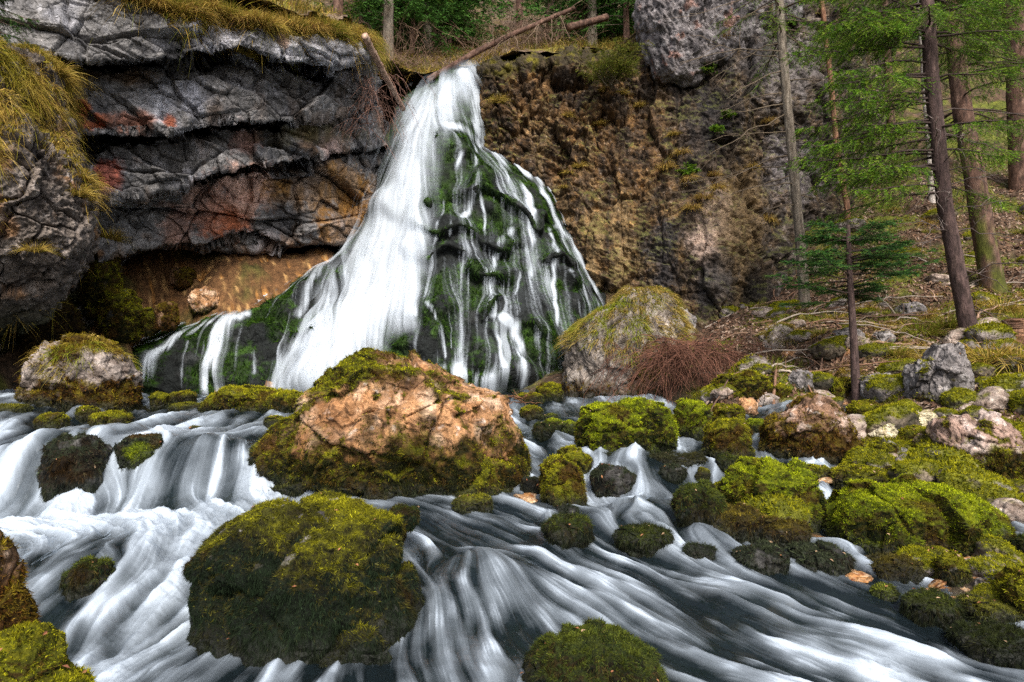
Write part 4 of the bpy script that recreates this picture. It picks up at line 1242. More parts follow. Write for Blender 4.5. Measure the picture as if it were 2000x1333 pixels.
def seat(b):
    """distance at which the visible foot of a boulder meets the ground or the water"""
    o = np.array(b['out'], float)
    cx, yb = (o[:, 0].max() + o[:, 0].min()) / 2, o[:, 1].max() - .04 * np.ptp(o[:, 1])
    ds = np.linspace(b['d'] * .62, b['d'] * 1.12, 90)
    p = P(np.full(90, cx), np.full(90, yb), ds)
    s = np.maximum(water_z(p[:, :2]), ground_z(p[:, :2]) + .02)
    under = p[:, 2] < s
    if not under.any() or under[0]: return b['d']
    df = ds[np.argmax(under)]
    hw = np.ptp(o[:, 0]) / 2 / F * b['d']; hh = np.ptp(o[:, 1]) / 2 / F * b['d']
    ry = min(max(b['thick'] * hw, .5 * hh), 1.6 * max(hh, .2) + .2)
    return float(np.clip(df + .8 * ry, b['d'] * .84, b['d'] * 1.1))


def make_boulder(b):
    st = b['style']
    d = seat(b) if b['d'] < 12 and not b.get('fix') and b['out'][0][1] < 1390 and st not in ('nearbrown', 'nearmoss') else b['d']
    o = np.array(b['out'], float)
    Wp = P(o[:, 0], o[:, 1], np.full(len(o), d))[:, [0, 2]]
    c = (Wp.max(0) + Wp.min(0)) / 2
    hw, hh = (Wp.max(0) - Wp.min(0)) / 2
    q = Wp - c
    th = np.linspace(-math.pi, math.pi, 361)
    R = np.full(361, 1e-3)
    for i in range(len(q)):
        a_, b_ = q[i], q[(i + 1) % len(q)]
        e = b_ - a_
        dx, dz = np.cos(th), np.sin(th)
        den = dx * e[1] - dz * e[0]
        den = np.where(np.abs(den) < 1e-9, 1e-9, den)
        t = (a_[0] * e[1] - a_[1] * e[0]) / den
        u = (a_[0] * dz - a_[1] * dx) / den
        R = np.where((t > 0) & (u >= -1e-6) & (u <= 1 + 1e-6), np.maximum(R, t), R)
    R = np.convolve(np.concatenate([R[-4:-1], R, R[1:4]]), np.ones(7) / 7, 'valid')
    npx = (o[:, 0].max() - o[:, 0].min())
    k = 8 if npx > 400 else 7 if npx > 130 else 6 if npx > 45 else 5
    S, T = ico(k)
    rho = np.hypot(S[:, 0], S[:, 2]); ang = np.arctan2(S[:, 2], S[:, 0])
    r = np.interp(ang, th, R)
    ry = min(max(b['thick'] * hw, .5 * hh), 1.6 * max(hh, .2) + .2)
    pr = rho ** .8 * r
    V = np.stack([np.cos(ang) * pr, np.sign(S[:, 1]) * np.abs(S[:, 1]) ** .85 * ry, np.sin(ang) * pr], 1)
    V[:, 1] /= np.sqrt(1 - .55 * np.minimum(S[:, 2], 0) ** 2)
    V[:, 2] = np.where(V[:, 2] < 0, V[:, 2] * 1.22, V[:, 2])
    size = (hw + hh) / 2
    base = np.array([c[0], d + ry * .15, c[1]])
    Q = V + base
    rd = unit(V)
    rocky = st in ROCKCOL
    f = 1 / max(size, .12)
    dsp = .17 * size * fbm(Q * f * .9 + 3, 3) + .07 * size * fbm(Q * f * 2.2 + 23, 3, ridged=True)
    if rocky:
        r1, e1, _i = facets(Q * f * 1.5 + .12 * fbm(Q * f * 2, 2)[:, None], (.12 if st == 'tan' else .20) * size)
        r2, e2, _i = facets(Q * f * 4.5 + .1 * fbm(Q * f * 4, 2)[:, None], .06 * size)
        dsp += r1 + r2 - .03 * size * (1 - ss(0, .07, e1))
        kn = 7.0 if st in ('pink', 'capped', 'peak', 'crag') else 5.0
        u1, u2, uid = voro(Q * kn + .2 * fbm(Q * kn, 2)[:, None])
        dsp += min(.035, .05 * size) * (np.sqrt(np.clip(1 - u1 * u1, 0, 1)) - .7) * 1.6 + (uid - .5) * min(.03, .04 * size)
        dsp += min(.03, .05 * size) * fbm(Q * 9, 4, ridged=True)
    else:
        u1, u2, uid = voro(Q * min(9, 4 * f))
        dsp += min(.06, .12 * size) * (np.sqrt(np.clip(1 - u1 * u1, 0, 1)) - .6)
        w1, w2, wid = voro(Q * f * 1.7 + .3 * fbm(Q * f * 2, 2)[:, None])
        r1, e1, _i = facets(Q * f * 1.25 + .12 * fbm(Q * f * 2, 2)[:, None], (.34 if st == 'front' else .24) * size)
        dsp += r1 - .03 * size * (1 - ss(0, .12, e1))
        dsp += min(.03, .08 * size) * fbm(Q * 14, 4)
    V = V + rd * dsp[:, None]
    for _it in range(3):                                  # true size: as wide and as high as it stands in the photograph
        ax_, ay_ = project(V + base)
        kx = np.ptp(o[:, 0]) / np.ptp(ax_); mid = (o[:, 0].max() + o[:, 0].min() - ax_.max() - ax_.min()) / 2
        V[:, 0] = V[:, 0] * kx + mid / F * d
        V[:, 1] = V[:, 1] * (.5 + .5 * kx)
        zt_ = (o[:, 1].min() - ay_.min()) / F * d
        kz = np.clip(1 - zt_ / max(V[:, 2].max(), .02), .6, 1.5)
        V[:, 2] = np.where(V[:, 2] > 0, V[:, 2] * kz, V[:, 2])
    nv = vnormals(V, T)
    Q = V + base
    h = (Q[:, 2] - (c[1] - hh)) / (2 * hh)
    sx = (Q[:, 0] - c[0]) / hw
    n1 = fbm(Q * f * 1.4 + 11, 4); n2 = fbm(Q * 6 + 5, 4)
    wl = water_z(Q[:, :2]) if d < 13.6 else np.full(len(Q), -9.0)
    gl = ground_z(Q[:, :2])
    lvl = np.where(wl > gl - .05, wl, -9)
    wetv = 1 - ss(.02, .16, Q[:, 2] - lvl + .05 * n2)
    rc = ROCKCOL.get({'front': 'crag'}.get(st, st), DARKROCK)
    C = np.zeros(V.shape, f32) + np.array(rc[0])
    C = cmix(C, rc[2], ss(0, .35, n2 + .4 * n1) * .85)
    C = cmix(C, rc[1], ss(.05, .4, fbm(Q * 4 + 31, 4) - .3 * n2))
    if rocky:
        C = cmix(C, tuple(x * .3 for x in rc[2]), ss(.28, .5, fbm(Q * 8 + 61, 3)) * .7)
        C = cmix(C, (.62, .56, .52), ss(.3, .5, fbm(Q * 11 + 81, 3)) * .6)
    if st == 'tan' and b.get('big'):
        C = cmix(C, (.36, .14, .045), ss(.45, .2, h + .2 * n1) * .8)
        C = cmix(C, (.10, .06, .04), ss(.08, .30, fbm(Q * 3.2 + 71, 6, .65)) * .85)
        C = cmix(C, (.20, .085, .03), ss(.1, .35, fbm(Q * 1.8 + 171, 4)) * .5)
        m = np.maximum(ss(.70, .92, h + .5 * n1 + .2 * n2 - .16 * sx), ss(.50, .30, h + .35 * n1 + .2 * n2 - .14 * (sx < -.5)))
        m = np.maximum(m, ss(-.38, -.68, sx + .45 * n1 + .2 * n2)); m = np.maximum(m, .9 * ss(.16, .36, n2 + .4 * n1))
    elif st == 'capped' and b.get('big'):
        m = np.maximum(ss(.55, .8, h + .5 * n1 - .35 * np.abs(sx - .05)), ss(.52, .35, h + .4 * n1 + .2 * n2))
    elif st in ('pink', 'peak'):
        m = np.maximum(ss(.74, .50, h + .6 * n1 + .2 * n2), .85 * ss(.10, .32, n2 + .5 * n1))
    elif st in ('crag', 'block', 'capped', 'tan', 'half', 'pale'):
        m = ss(.1, .4, n1 + .5 * n2 + (b['moss'] - .5) * .9 + .3 * (nv[:, 2] - .4))
        if st == 'half': m = ss(.1, -.2, sx + n1 * .5)
        m = np.maximum(m, ss(.3, .1, h + .4 * n1) * .8)
    elif st == 'nearbrown':
        m = ss(-.1, .3, n1 + .4 * sx + .22)
    else:
        m = ss(-.55, -.15, n1 + .5 * n2 + (b['moss'] - .7) * .9)
        if st == 'front': m = m * (1 - ss(.42, .5, fbm(Q * 9 + 17, 3) + .25 * nv[:, 2] - .25 * (sx > .2)) * ss(.72, .85, h))
        if st == 'darkwet': m = ss(-.40, .0, n1 + .4 * n2)
    pk = {'tan': 'moss', 'capped': 'rust', 'peak': 'rust', 'pink': 'moss', 'crag': 'moss', 'block': 'rust', 'pale': 'green', 'half': 'moss', 'nearbrown': 'rust', 'nearmoss': 'moss', 'darkgreenpatch': 'darkwet'}.get(st, st)
    pal = np.array(PAL[pk])

    def mosscol(p, nrm_, wt, rj):
        a_ = fbm(p * 2.6 + 7, 3); b_ = fbm(p * 9 + 3, 3)
        up = nrm_[:, 2]
        hang = st in ('front', 'darkmoss', 'darkwet', 'brownmoss')
        g = (.85 * up - .16 + .55 * a_ + .65 * b_ + (.0 if hang else .16))
        if st == 'front':
            g = g - .80 + .30 * ss(-.3, .7, (p[:, 0] - c[0]) / hw) + .75 * ss(.58, .95, (p[:, 2] - (c[1] - hh)) / (2 * hh)) + .10 * ss(0, .5, (p[:, 0] - c[0]) / hw)
        if st == 'tan': g = g - .12
        g = g + rj * .22
        cc = np.zeros(p.shape) + pal[3]
        cc = cmix(cc, pal[2], ss(-.35, .05, g)); cc = cmix(cc, pal[1], ss(.0, .35, g + .25 * fbm(p * 4 + 90, 2))); cc = cmix(cc, pal[0], ss(.35, .85, g))
        if st == 'darkgreenpatch':
            pq = np.hypot((p[:, 0] - c[0]) / hw - .35, (p[:, 2] - c[1]) / hh + .1)
            cc = cmix(cc, PAL['green'][1], ss(.75, .45, pq + .3 * b_)); cc = cmix(cc, PAL['green'][0], ss(.75, .45, pq + .3 * b_) * ss(0, .4, b_ + rj * .3))
        cc = cmix(cc, np.array([.085, .042, .010]) * (.35 if st in ('front', 'darkmoss', 'darkwet') else 1), ss(.12, .4, fbm(p * 3.3 + 130, 4)) * .75)
        cc = cmix(cc, np.array(PAL['darkwet'][1]) * (.45 if st in ('front', 'darkmoss') else .8), wt * .85)
        return cc
    mc = mosscol(Q, nv, wetv, 0) * .38
    C = C * (1 - m[:, None]) + mc * m[:, None]
    C = C * (1 - .55 * wetv[:, None] * (1 - m[:, None]))
    loc = np.array([c[0], d, c[1] - hh])
    loc[1] = d
    ob = mesh_np(b['name'], Q, T, M_ROCK, C, {'wet': wetv * (.95 - .45 * m)}, loc=loc)
    tag(ob, b['label'], 'stone' if b['name'] == 'stone' else 'boulder', b['group'])
    # moss coat: many small sprigs
    toc = unit(np.array([0, 0, CAMZ]) - Q)
    vis = ss(-.45, -.1, (nv * toc).sum(1)) * (Q[:, 2] > np.maximum(lvl, gl) - .06)
    wgt = (m ** 1.5) * vis
    tri = Q[T]
    area = (np.linalg.norm(np.cross(tri[:, 1] - tri[:, 0], tri[:, 2] - tri[:, 0]), axis=1) / 2 * wgt[T].mean(1)).sum()
    ts = min(.0023 * max(d, 2.2) + .0035, .05 * size + .006)                   # sprig size
    num = int(min(area / (ts * .50) ** 2 * .5, 80000))
    if num > 60 and npx > 24:
        sc_ = scatter(Q, T, num, wgt)
        p, nn, ti, bw = sc_
        wt = (wetv[ti] * bw).sum(1)
        rj = RNG.normal(size=num)
        cc = mosscol(p, nn, wt, rj) * np.exp(.36 * RNG.normal(size=num))[:, None]
        dn = np.array([0, 0, -1.0]) + nn * nn[:, 2:3]
        hang = np.clip({'front': .9, 'darkmoss': .9, 'darkwet': 1.0, 'brownmoss': .7}.get(st, .25) + wt * .5 - .5 * np.clip(nn[:, 2], 0, 1), 0, 1.2)
        p3 = np.repeat(p, 3, 0); n3_ = np.repeat(nn, 3, 0); d3 = np.repeat(dn, 3, 0); h3 = np.repeat(hang, 3)
        dr = unit(n3_ * (.75 - .35 * h3)[:, None] + d3 * (h3 * 1.25)[:, None] + RNG.normal(size=p3.shape) * (.62 - .34 * np.clip(h3, 0, 1))[:, None])
        clump = np.repeat(.55 + .9 * ss(-.25, .3, fbm(p * 16 + 50, 2)), 3)
        ln = ts * RNG.uniform(.6, 1.5, len(p3)) * (1 + 1.1 * h3) * clump
        wd = ts * RNG.uniform(.30, .55, len(p3)) * (1 - .35 * np.clip(h3, 0, 1))
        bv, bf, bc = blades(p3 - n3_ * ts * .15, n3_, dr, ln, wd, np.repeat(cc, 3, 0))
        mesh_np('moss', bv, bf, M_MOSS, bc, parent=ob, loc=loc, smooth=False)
    b['ob'], b['mesh'] = ob, (Q, T, nv, m, h, sx)
    return ob


for b in BS:
    make_boulder(b)


# loose stones of the bank: copied from a few kinds
def stone_kind(seed, cols, mossy):
    S, T = ico(4)
    p = S * np.array([1, .8, .62])
    rd = S
    v1, v2, vid = voro(S * 1.3 + seed)
    r = .22 * fbm(S * 1.2 + seed, 3) + (vid - .5) * .25 * ss(0, .3, v2 - v1) + .07 * fbm(S * 4 + seed, 3, ridged=True)
    V = p * (1 + r)[:, None]
    nn = vnormals(V, T)
    C = np.zeros(V.shape) + np.array(cols[0]); C = cmix(C, cols[1], ss(0, .4, fbm(S * 3 + seed, 3))); C = cmix(C, cols[2], ss(.0, .4, fbm(S * 2.2 + seed + 9, 3)))
    m = ss(-.1, .3, nn[:, 2] * .7 + fbm(S * 2 + seed, 3) - .9 + mossy)
    C = cmix(C, (.075, .08, .01), m); C = cmix(C, (.16, .16, .012), m * ss(.1, .5, fbm(S * 5 + seed, 3) + .2))
    o = mesh_np('stone', V, T, M_ROCK, C)
    if mossy > .3:
        sc_ = scatter(V.astype(float), T, 1400, m)
        if sc_:
            p_, n_, _, _ = sc_
            cc = cmix(np.zeros(p_.shape) + np.array(PAL['moss'][1]), PAL['moss'][0], ss(.0, .6, fbm(p_ * 4 + seed, 3) + .4 * n_[:, 2])); cc = cmix(cc, PAL['moss'][3], ss(.1, -.5, n_[:, 2]))
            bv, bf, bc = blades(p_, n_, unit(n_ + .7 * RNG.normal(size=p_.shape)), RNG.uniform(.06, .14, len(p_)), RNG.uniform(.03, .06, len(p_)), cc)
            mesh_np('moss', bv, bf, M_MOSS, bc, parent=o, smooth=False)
    return o


KIND = [stone_kind(1, [(.26, .20, .17), (.42, .36, .32), (.10, .07, .05)], .15), stone_kind(7, [(.20, .17, .16), (.33, .30, .29), (.08, .07, .06)], .75), stone_kind(13, [(.05, .045, .035), (.10, .08, .06), (.02, .02, .015)], .9),
        stone_kind(21, [(.42, .27, .15), (.55, .42, .30), (.22, .10, .04)], -.6), stone_kind(33, [(.36, .18, .07), (.50, .36, .24), (.16, .05, .02)], -.8), stone_kind(44, [(.10, .08, .06), (.20, .16, .12), (.03, .03, .02)], .85)]
_used = [False] * len(KIND)


def put_stone(k, p, s, rot, label, group, flat=1.0):
    o = KIND[k]
    if _used[k]: o = copy_tree(KIND[k])
    _used[k] = True
    o.location = p; o.scale = (s, s, s * flat); o.rotation_euler = (RNG.normal() * .2, RNG.normal() * .2, rot)
    tag(o, label, 'stone', group)
    return o


def on_surface(px, d):
    g = ground_at(px, d)
    return g


rr = np.random.default_rng(77)
cnt = 0
while cnt < 115:
    px, d = rr.uniform(1380, 2040), math.exp(rr.uniform(math.log(3.7), math.log(11)))
    g = ground_at(px, d)
    wz = float(water_z(np.array([g[:2]]))[0])
    if g[2] < wz + .0: continue
    s = rr.uniform(.018, .046) * d * rr.uniform(.5, 1.25)
    k = int(rr.choice([0, 1, 2, 5, 1, 5]))
    put_stone(k, g + np.array([0, 0, s * .25]), s, rr.uniform(0, 6.3), {0: 'small bare grey brown stone on the right bank', 1: 'small grey stone with moss cap on the right bank', 2: 'small dark moss-covered stone on the right bank', 5: 'small brown mossy stone on the right bank'}[k], 'loose stones among the boulders of the right bank')
    cnt += 1
# wet orange and pale chips
for (x0, x1, d0, d1, n_) in ((1875, 1990, 4.0, 4.35, 16), (1800, 1880, 3.75, 4.1, 8), (1610, 1700, 4.05, 4.3, 6), (1010, 1110, 5.35, 5.7, 10), (1560, 1760, 6.0, 6.35, 10), (1930, 2000, 5.2, 5.7, 8)):
    for i in range(n_):
        px, d = rr.uniform(x0, x1), rr.uniform(d0, d1)
        g = ground_at(px, d)
        z = max(g[2], float(water_z(np.array([g[:2]]))[0]) - .01)
        s = rr.uniform(.010, .021) * d
        put_stone(3 if rr.random() < .55 else 4, np.array([g[0], g[1], z + s * .12]), s, rr.uniform(0, 6.3), 'wet orange and pale stone chip in the shallow gaps between mossy boulders', 'wet orange stone chips', .45)
for px, d, s, lab in ((1925, 4.25, .16, 'pale yellowish flat rock slab among wet orange chips on the right'), (1955, 4.05, .10, 'reddish brown wet slab below the pale yellowish slab'), (1665, 4.15, .09, 'orange wet slab at the rapids edge by the green cushion stone'), (1640, 6.25, .10, 'pale pink flat chip between the mossy humps, larger one')):
    g = ground_at(px, d); z = max(g[2], float(water_z(np.array([g[:2]]))[0]))
    put_stone(3 if 'pale' in lab else 4, np.array([g[0], g[1], z + .02]), s, .4, lab, 'flat slabs on the right bank', .4)
# ------------------------------------------------------------------ moss, leaves and grass that nobody could count
def near_box(V, x0, x1, y0, y1):
    px, py = project(V)
    return (px > x0) & (px < x1) & (py > y0) & (py < y1)


def moss_stuff(name, label, V, T, wgt, n, ts, pal, hang, parent=None):
    s = scatter(V.astype(float), T, n, wgt)
    p, nn, ti, bw = s
    nn = nn * np.sign((nn * (np.array([0, 0, CAMZ]) - p)).sum(1, keepdims=True))
    g = .5 * nn[:, 2] + .6 * fbm(p * 2.2 + 7, 3) + .6 * fbm(p * 7 + 3, 3) + .2 * RNG.normal(size=n)
    pal = np.array(pal)
    cc = np.zeros(p.shape) + pal[3]
    cc = cmix(cc, pal[2], ss(-.35, .05, g)); cc = cmix(cc, pal[1], ss(0, .35, g)); cc = cmix(cc, pal[0], ss(.3, .8, g))
    dn = np.array([0, 0, -1.0]) + nn * nn[:, 2:3]
    dr = unit(nn * .6 + dn * hang + RNG.normal(size=p.shape) * .4)
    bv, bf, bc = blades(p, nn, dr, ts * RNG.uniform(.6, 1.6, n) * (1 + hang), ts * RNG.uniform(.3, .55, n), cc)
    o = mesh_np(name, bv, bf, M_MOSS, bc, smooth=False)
    tag(o, label, 'moss', kind='stuff')
    return o


gx, gy = project(GV)
dist = GV[:, 1]
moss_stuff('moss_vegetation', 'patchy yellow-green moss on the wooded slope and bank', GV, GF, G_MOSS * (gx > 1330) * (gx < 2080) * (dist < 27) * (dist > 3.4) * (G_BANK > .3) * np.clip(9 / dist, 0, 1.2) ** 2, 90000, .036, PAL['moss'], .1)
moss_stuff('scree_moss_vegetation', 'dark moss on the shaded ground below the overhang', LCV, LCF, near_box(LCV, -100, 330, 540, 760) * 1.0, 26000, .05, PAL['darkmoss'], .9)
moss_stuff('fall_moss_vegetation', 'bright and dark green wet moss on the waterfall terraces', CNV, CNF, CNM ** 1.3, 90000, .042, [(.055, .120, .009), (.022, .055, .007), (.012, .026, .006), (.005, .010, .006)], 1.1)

# fallen leaves
w_ = (gx > 1380) * (gx < 2100) * (dist > 4) * (dist < 22) * (G_BANK > .5) * (1 - G_MOSS * .8) * np.clip(11 / dist, 0, 1.6) ** 2
p, nn, _, _ = scatter(GV.astype(float), GF, 30000, w_)
n_ = len(p)
nn = nn * np.sign(nn[:, 2:3])
t1 = unit(np.cross(nn, RNG.normal(size=p.shape))); t2 = np.cross(nn, t1)
sz = RNG.uniform(.022, .06, n_)[:, None]
t2 = t2 + nn * RNG.normal(size=(n_, 1)) * .5
p = p + nn * RNG.uniform(.0, .03, (n_, 1))
lv = np.stack([p - t1 * sz, p - t2 * sz * .45 + nn * sz * .2, p + t1 * sz, p + t2 * sz * .45 + nn * sz * .2], 1).reshape(-1, 3)
lf = np.arange(4 * n_).reshape(n_, 4)
lc_ = np.array([(.14, .075, .045), (.24, .15, .10), (.075, .04, .025), (.30, .22, .17), (.11, .06, .04)])[RNG.integers(0, 5, n_)] * RNG.uniform(.6, 1.2, (n_, 1))
for b in BS:                                                       # a few leaves have blown onto the boulders
    if b['d'] < 10:
        Q, T, nv, m, h, sx = b['mesh']
        s_ = scatter(Q.astype(float), T, int(2 + 50 * np.ptp(Q[:, 0]) / b['d']), ss(.3, .8, nv[:, 2]))
        if s_ is None: continue
        p2, nn2, _, _ = s_
        u1_ = unit(np.cross(nn2, RNG.normal(size=p2.shape))); u2_ = np.cross(nn2, u1_)
        z2 = RNG.uniform(.006, .016, len(p2))[:, None] * (.6 + b['d'] * .08)
        p2 = p2 + nn2 * .012
        k0 = len(lv)
        lv = np.concatenate([lv, np.stack([p2 - u1_ * z2, p2 - u2_ * z2 * .5 + nn2 * z2 * .3, p2 + u1_ * z2, p2 + u2_ * z2 * .5 + nn2 * z2 * .3], 1).reshape(-1, 3)])
        lf = np.concatenate([lf, k0 + np.arange(4 * len(p2)).reshape(-1, 4)])
        lc_ = np.concatenate([lc_, np.array([(.28, .13, .06), (.36, .24, .15), (.20, .08, .04)])[RNG.integers(0, 3, len(p2))]])
lo = mesh_np('fallen_leaves', lv, lf, M_TWIG, np.repeat(lc_, 4, 0), smooth=False)
tag(lo, 'reddish brown leaf litter strewn over the wooded slope', 'leaf litter', kind='stuff')


def turf(name, label, V, T, wgt, n, ln, wd, cols, hang=.8, up=.5):
    p, nn, _, _ = scatter(V.astype(float), T, n, wgt)
    nn = nn * np.sign((nn * (np.array([0, 0, CAMZ]) - p)).sum(1, keepdims=True))
    cl = fbm(p * 1.3 + 3, 3)
    cols = np.array(cols)
    cc = cols[RNG.integers(0, len(cols), n)] * np.exp(.22 * RNG.normal(size=(n, 1)))
    cc = cmix(cc, cols[-1], ss(.05, .35, cl) * .8)
    comb = np.stack([fbm(p * 2.5 + 20, 2), fbm(p * 2.5 + 40, 2) * .5, p[:, 0] * 0], 1)
    dr = unit(nn * .55 + np.array([0, -.1, up]) + comb * .9 + RNG.normal(size=p.shape) * .22)
    L = ln * RNG.uniform(.5, 1.35, n) * (1 + .5 * ss(-.2, .3, cl))
    bend = (np.array([0, 0, -1.0]) * hang + comb * .5) * L[:, None]
    bv, bf, bc = blades(p, nn, dr, L, wd * RNG.uniform(.6, 1.2, n), cc, bend=bend, segs=3)
    o = mesh_np(name, bv, bf, M_GRASS, bc)
    tag(o, label, 'grass', kind='stuff')
    return o


STRAW = [(.44, .30, .065), (.32, .21, .045), (.52, .38, .11), (.20, .13, .032), (.25, .22, .022)]
GREENISH = [(.20, .19, .025), (.34, .26, .07), (.13, .16, .015), (.25, .19, .045), (.16, .21, .015)]
turf('buttress_grass', 'long yellow grass hanging over the left rock buttress', LBV, LBF, LBG, 80000, .21, .011, STRAW, .95, .35)
lx, ly = project(LCV)
topd = ly - np.interp(lx, [240, 300, 330, 420, 560, 640, 700, 728], [-5, 2, 24, 32, 50, 56, 64, 90])
wt = ss(34, 0, topd + 26 * fbm(LCV * 2.1, 3)) * (topd > -40) * (lx > 235) * (lx < 735)
turf('cliff_top_grass', 'olive and straw grass fringe hanging over the top of the left cliff', LCV, LCF, wt, 42000, .30, .013, STRAW + [(.11, .105, .02), (.10, .12, .015)], 1.0, .5)
hx, hy = project(HV)
turf('hillside_grass', 'short yellow and brown grass on the hillside beyond the cliff', HV, HF, (hx > 480) * (hx < 1300) * (HV[:, 1] < 30) * 1.0 * np.clip(16 / HV[:, 1], 0, 1) ** 2 * (fbm(HV * .8, 3) > -.12), 22000, .42, .02, STRAW + [(.15, .09, .05), (.10, .12, .02)], .6, .9)
rx, ry = project(RCV)
lip = ry - np.interp(rx, [900, 960, 1130, 1240], [130, 124, 106, 108])
turf('cliff_lip_grass', 'olive mossy grass along the lip of the right cliff', RCV, RCF, ss(16, 3, np.abs(lip - 3)) * (rx > 945) * (rx < 1250), 2600, .10, .012, [(.16, .15, .02), (.22, .17, .03), (.10, .10, .015)], .8, .4)

# ------------------------------------------------------------------ grass tussocks one can tell apart
def tussock_kind(cols, n, L, droop, seed):
    r = np.random.default_rng(seed)
    a = r.uniform(0, 2 * math.pi, n); q = np.sqrt(r.random(n)) * .16
    p = np.stack([np.cos(a) * q, np.sin(a) * q, np.zeros(n)], 1)
    out = np.stack([np.cos(a), np.sin(a), np.zeros(n)], 1)
    lean = r.uniform(.1, .95, n)[:, None]
    dr = unit(out * lean + np.array([0, 0, 1.0]) * (1.05 - .4 * lean) + r.normal(size=(n, 3)) * .12)
    ln = L * r.uniform(.55, 1.25, n)
    bend = (out * .35 - np.array([0, 0, 1.0]) * droop) * ln[:, None] * (.35 + lean)
    cc = np.array(cols)[r.integers(0, len(cols), n)] * np.exp(.2 * r.normal(size=(n, 1)))
    return blades(p, None, dr, ln, r.uniform(.008, .014, n), cc, bend=bend, segs=4)


TK = [tussock_kind(STRAW, 420, .42, .75, 1), tussock_kind(GREENISH, 420, .38, .65, 2), tussock_kind(STRAW[:4] + [(.20, .10, .04)], 360, .46, 1.15, 3)]
TO = [mesh_np('grass_tussock', *TK[k][:2], M_GRASS, TK[k][2]) for k in range(3)]
_tu = [False] * 3


def tussock(k, p, s, label, group):
    o = TO[k]
    if _tu[k]:
        o = o.copy(); COL.objects.link(o)
    _tu[k] = True
    o.location = p; o.scale = (s, s, s * RNG.uniform(.85, 1.1)); o.rotation_euler = (RNG.normal() * .1, RNG.normal() * .1, RNG.uniform(0, 6.28))
    tag(o, label, 'grass tussock', group)


for px, d, k, s, lab in [(1495, 10.6, 1, 1.3, 'rounded green and straw tussock above the mossy mound, left of the young spruce'), (1800, 11.4, 1, 1.35, 'broad bright green tussock left of the dark leaning trunk'), (1850, 11.6, 1, 1.2, 'green tussock directly left of the dark leaning trunk'), (1735, 10.6, 1, 1.05, 'green tussock right of the young spruce stem'),
                         (1760, 10.5, 0, .9, 'small straw tussock right of the young spruce stem'), (1930, 9.6, 0, 1.45, 'big straw tussock drooping over the bank below the dark trunk'), (1985, 9.4, 0, 1.5, 'big straw tussock at the right edge of the bank'), (1955, 9.5, 1, 1.2, 'greenish tussock between the two big straw ones'),
                         (1545, 12.0, 0, .9, 'straw tussock on the grey rock of the slope'), (1600, 12.9, 1, .9, 'pale green tussock upslope of the flat rocks'), (1660, 10.4, 0, .8, 'low straw tussock left of the young spruce foot'), (1690, 13.1, 0, .9, 'straw tussock on the slope behind the young spruce'), (1960, 12.0, 0, 1.2, 'straw tussock under the thick reddish trunk'), (1990, 11.3, 1, 1.1, 'green straw tussock by the tree stump'), (1905, 12.4, 0, 1.0, 'straw tussock between the dark and the reddish trunk')]:
    tussock(k, ground_at(px, d), s, lab, 'grass tussocks on the wooded slope')


tr_ = np.random.default_rng(41)
for i in range(95):
    px, d = tr_.uniform(1400, 2030), math.exp(tr_.uniform(math.log(9.3), math.log(19)))
    k = int(tr_.choice([0, 0, 1, 2]))
    tussock(k, ground_at(px, d), tr_.uniform(.45, .9), 'small dry straw tuft on the wooded slope' if k != 1 else 'small greenish grass tuft on the wooded slope', 'small grass tufts on the slope')
for i in range(60):
    px, d = tr_.uniform(1390, 2040), math.exp(tr_.uniform(math.log(9.5), math.log(18)))
    k = int(tr_.choice([0, 1, 1, 5])); s = tr_.uniform(.010, .028) * d
    put_stone(k, ground_at(px, d) + np.array([0, 0, s * .2]), s, tr_.uniform(0, 6.3), 'weathered stone sticking out of the wooded slope', 'stones on the wooded slope', .8)


def cast(V, px, py):
    """point of a rock face nearest to a photo position, in front"""
    x, y = project(V)
    q = (x - px) ** 2 + (y - py) ** 2
    c = np.argpartition(q, 6)[:6]
    return V[c[np.argmin(V[c, 1])]].astype(float)


for i, (x, y, s, k) in enumerate([(975, 200, .8, 0), (1110, 230, .5, 0), (1165, 242, .55, 0), (1130, 330, .6, 0), (1108, 340, .5, 0), (1100, 370, .35, 0), (1300, 330, .9, 2), (1330, 300, .8, 2), (1345, 350, .7, 2), (1310, 265, .5, 0), (1370, 390, .8, 2), (1350, 410, .8, 2), (1400, 370, .8, 2), (1180, 180, .5, 0), (1250, 210, .5, 0), (1410, 60, .7, 2), (1405, 80, .7, 2), (1500, 240, .6, 2), (1470, 330, .6, 2), (1500, 430, .8, 2), (1390, 345, .6, 2), (1215, 185, .6, 0)]):
    tussock(k, cast(RCV, x, y) + np.array([0, -.05, 0]), s, 'yellow grass tuft clinging high on the brown cliff beside the waterfall' if i == 0 else 'dry straw grass tuft clinging to the brown right cliff', None if i == 0 else 'grass tufts on the right cliff')
for i in range(44):
    x = 246 + i * 10.9 + RNG.normal() * 4
    y = np.interp(x, [240, 300, 330, 420, 560, 640, 700, 728], [-6, 4, 24, 32, 54, 60, 66, 92]) + RNG.uniform(2, 16)
    tussock(int(RNG.choice([0, 1, 2, 2])), cast(LCV, x, y) + np.array([0, -.06, .05]), RNG.uniform(.65, 1.1), 'drooping grass tussock on the top edge of the dark left cliff', 'tussocks along the left cliff top')
for x, y, s, lab in [(480, 110, .7, 'brown tuft on a ledge in the middle of the dark cliff'), (165, 355, .8, 'yellow tuft on the right edge of the grassy buttress'), (160, 385, .7, 'lower yellow tuft on the right edge of the grassy buttress'), (80, 495, .55, 'lone pale tuft on the bare face of the buttress'), (115, 150, .9, 'golden tuft on the upper right shoulder of the buttress'), (225, 470, .8, 'green tuft in the gap between buttress and cliff')]:
    tussock(0, cast(LBV if x < 200 else LCV, x, y) + np.array([0, -.08, 0]), s, lab, 'grass tufts on the left rocks')

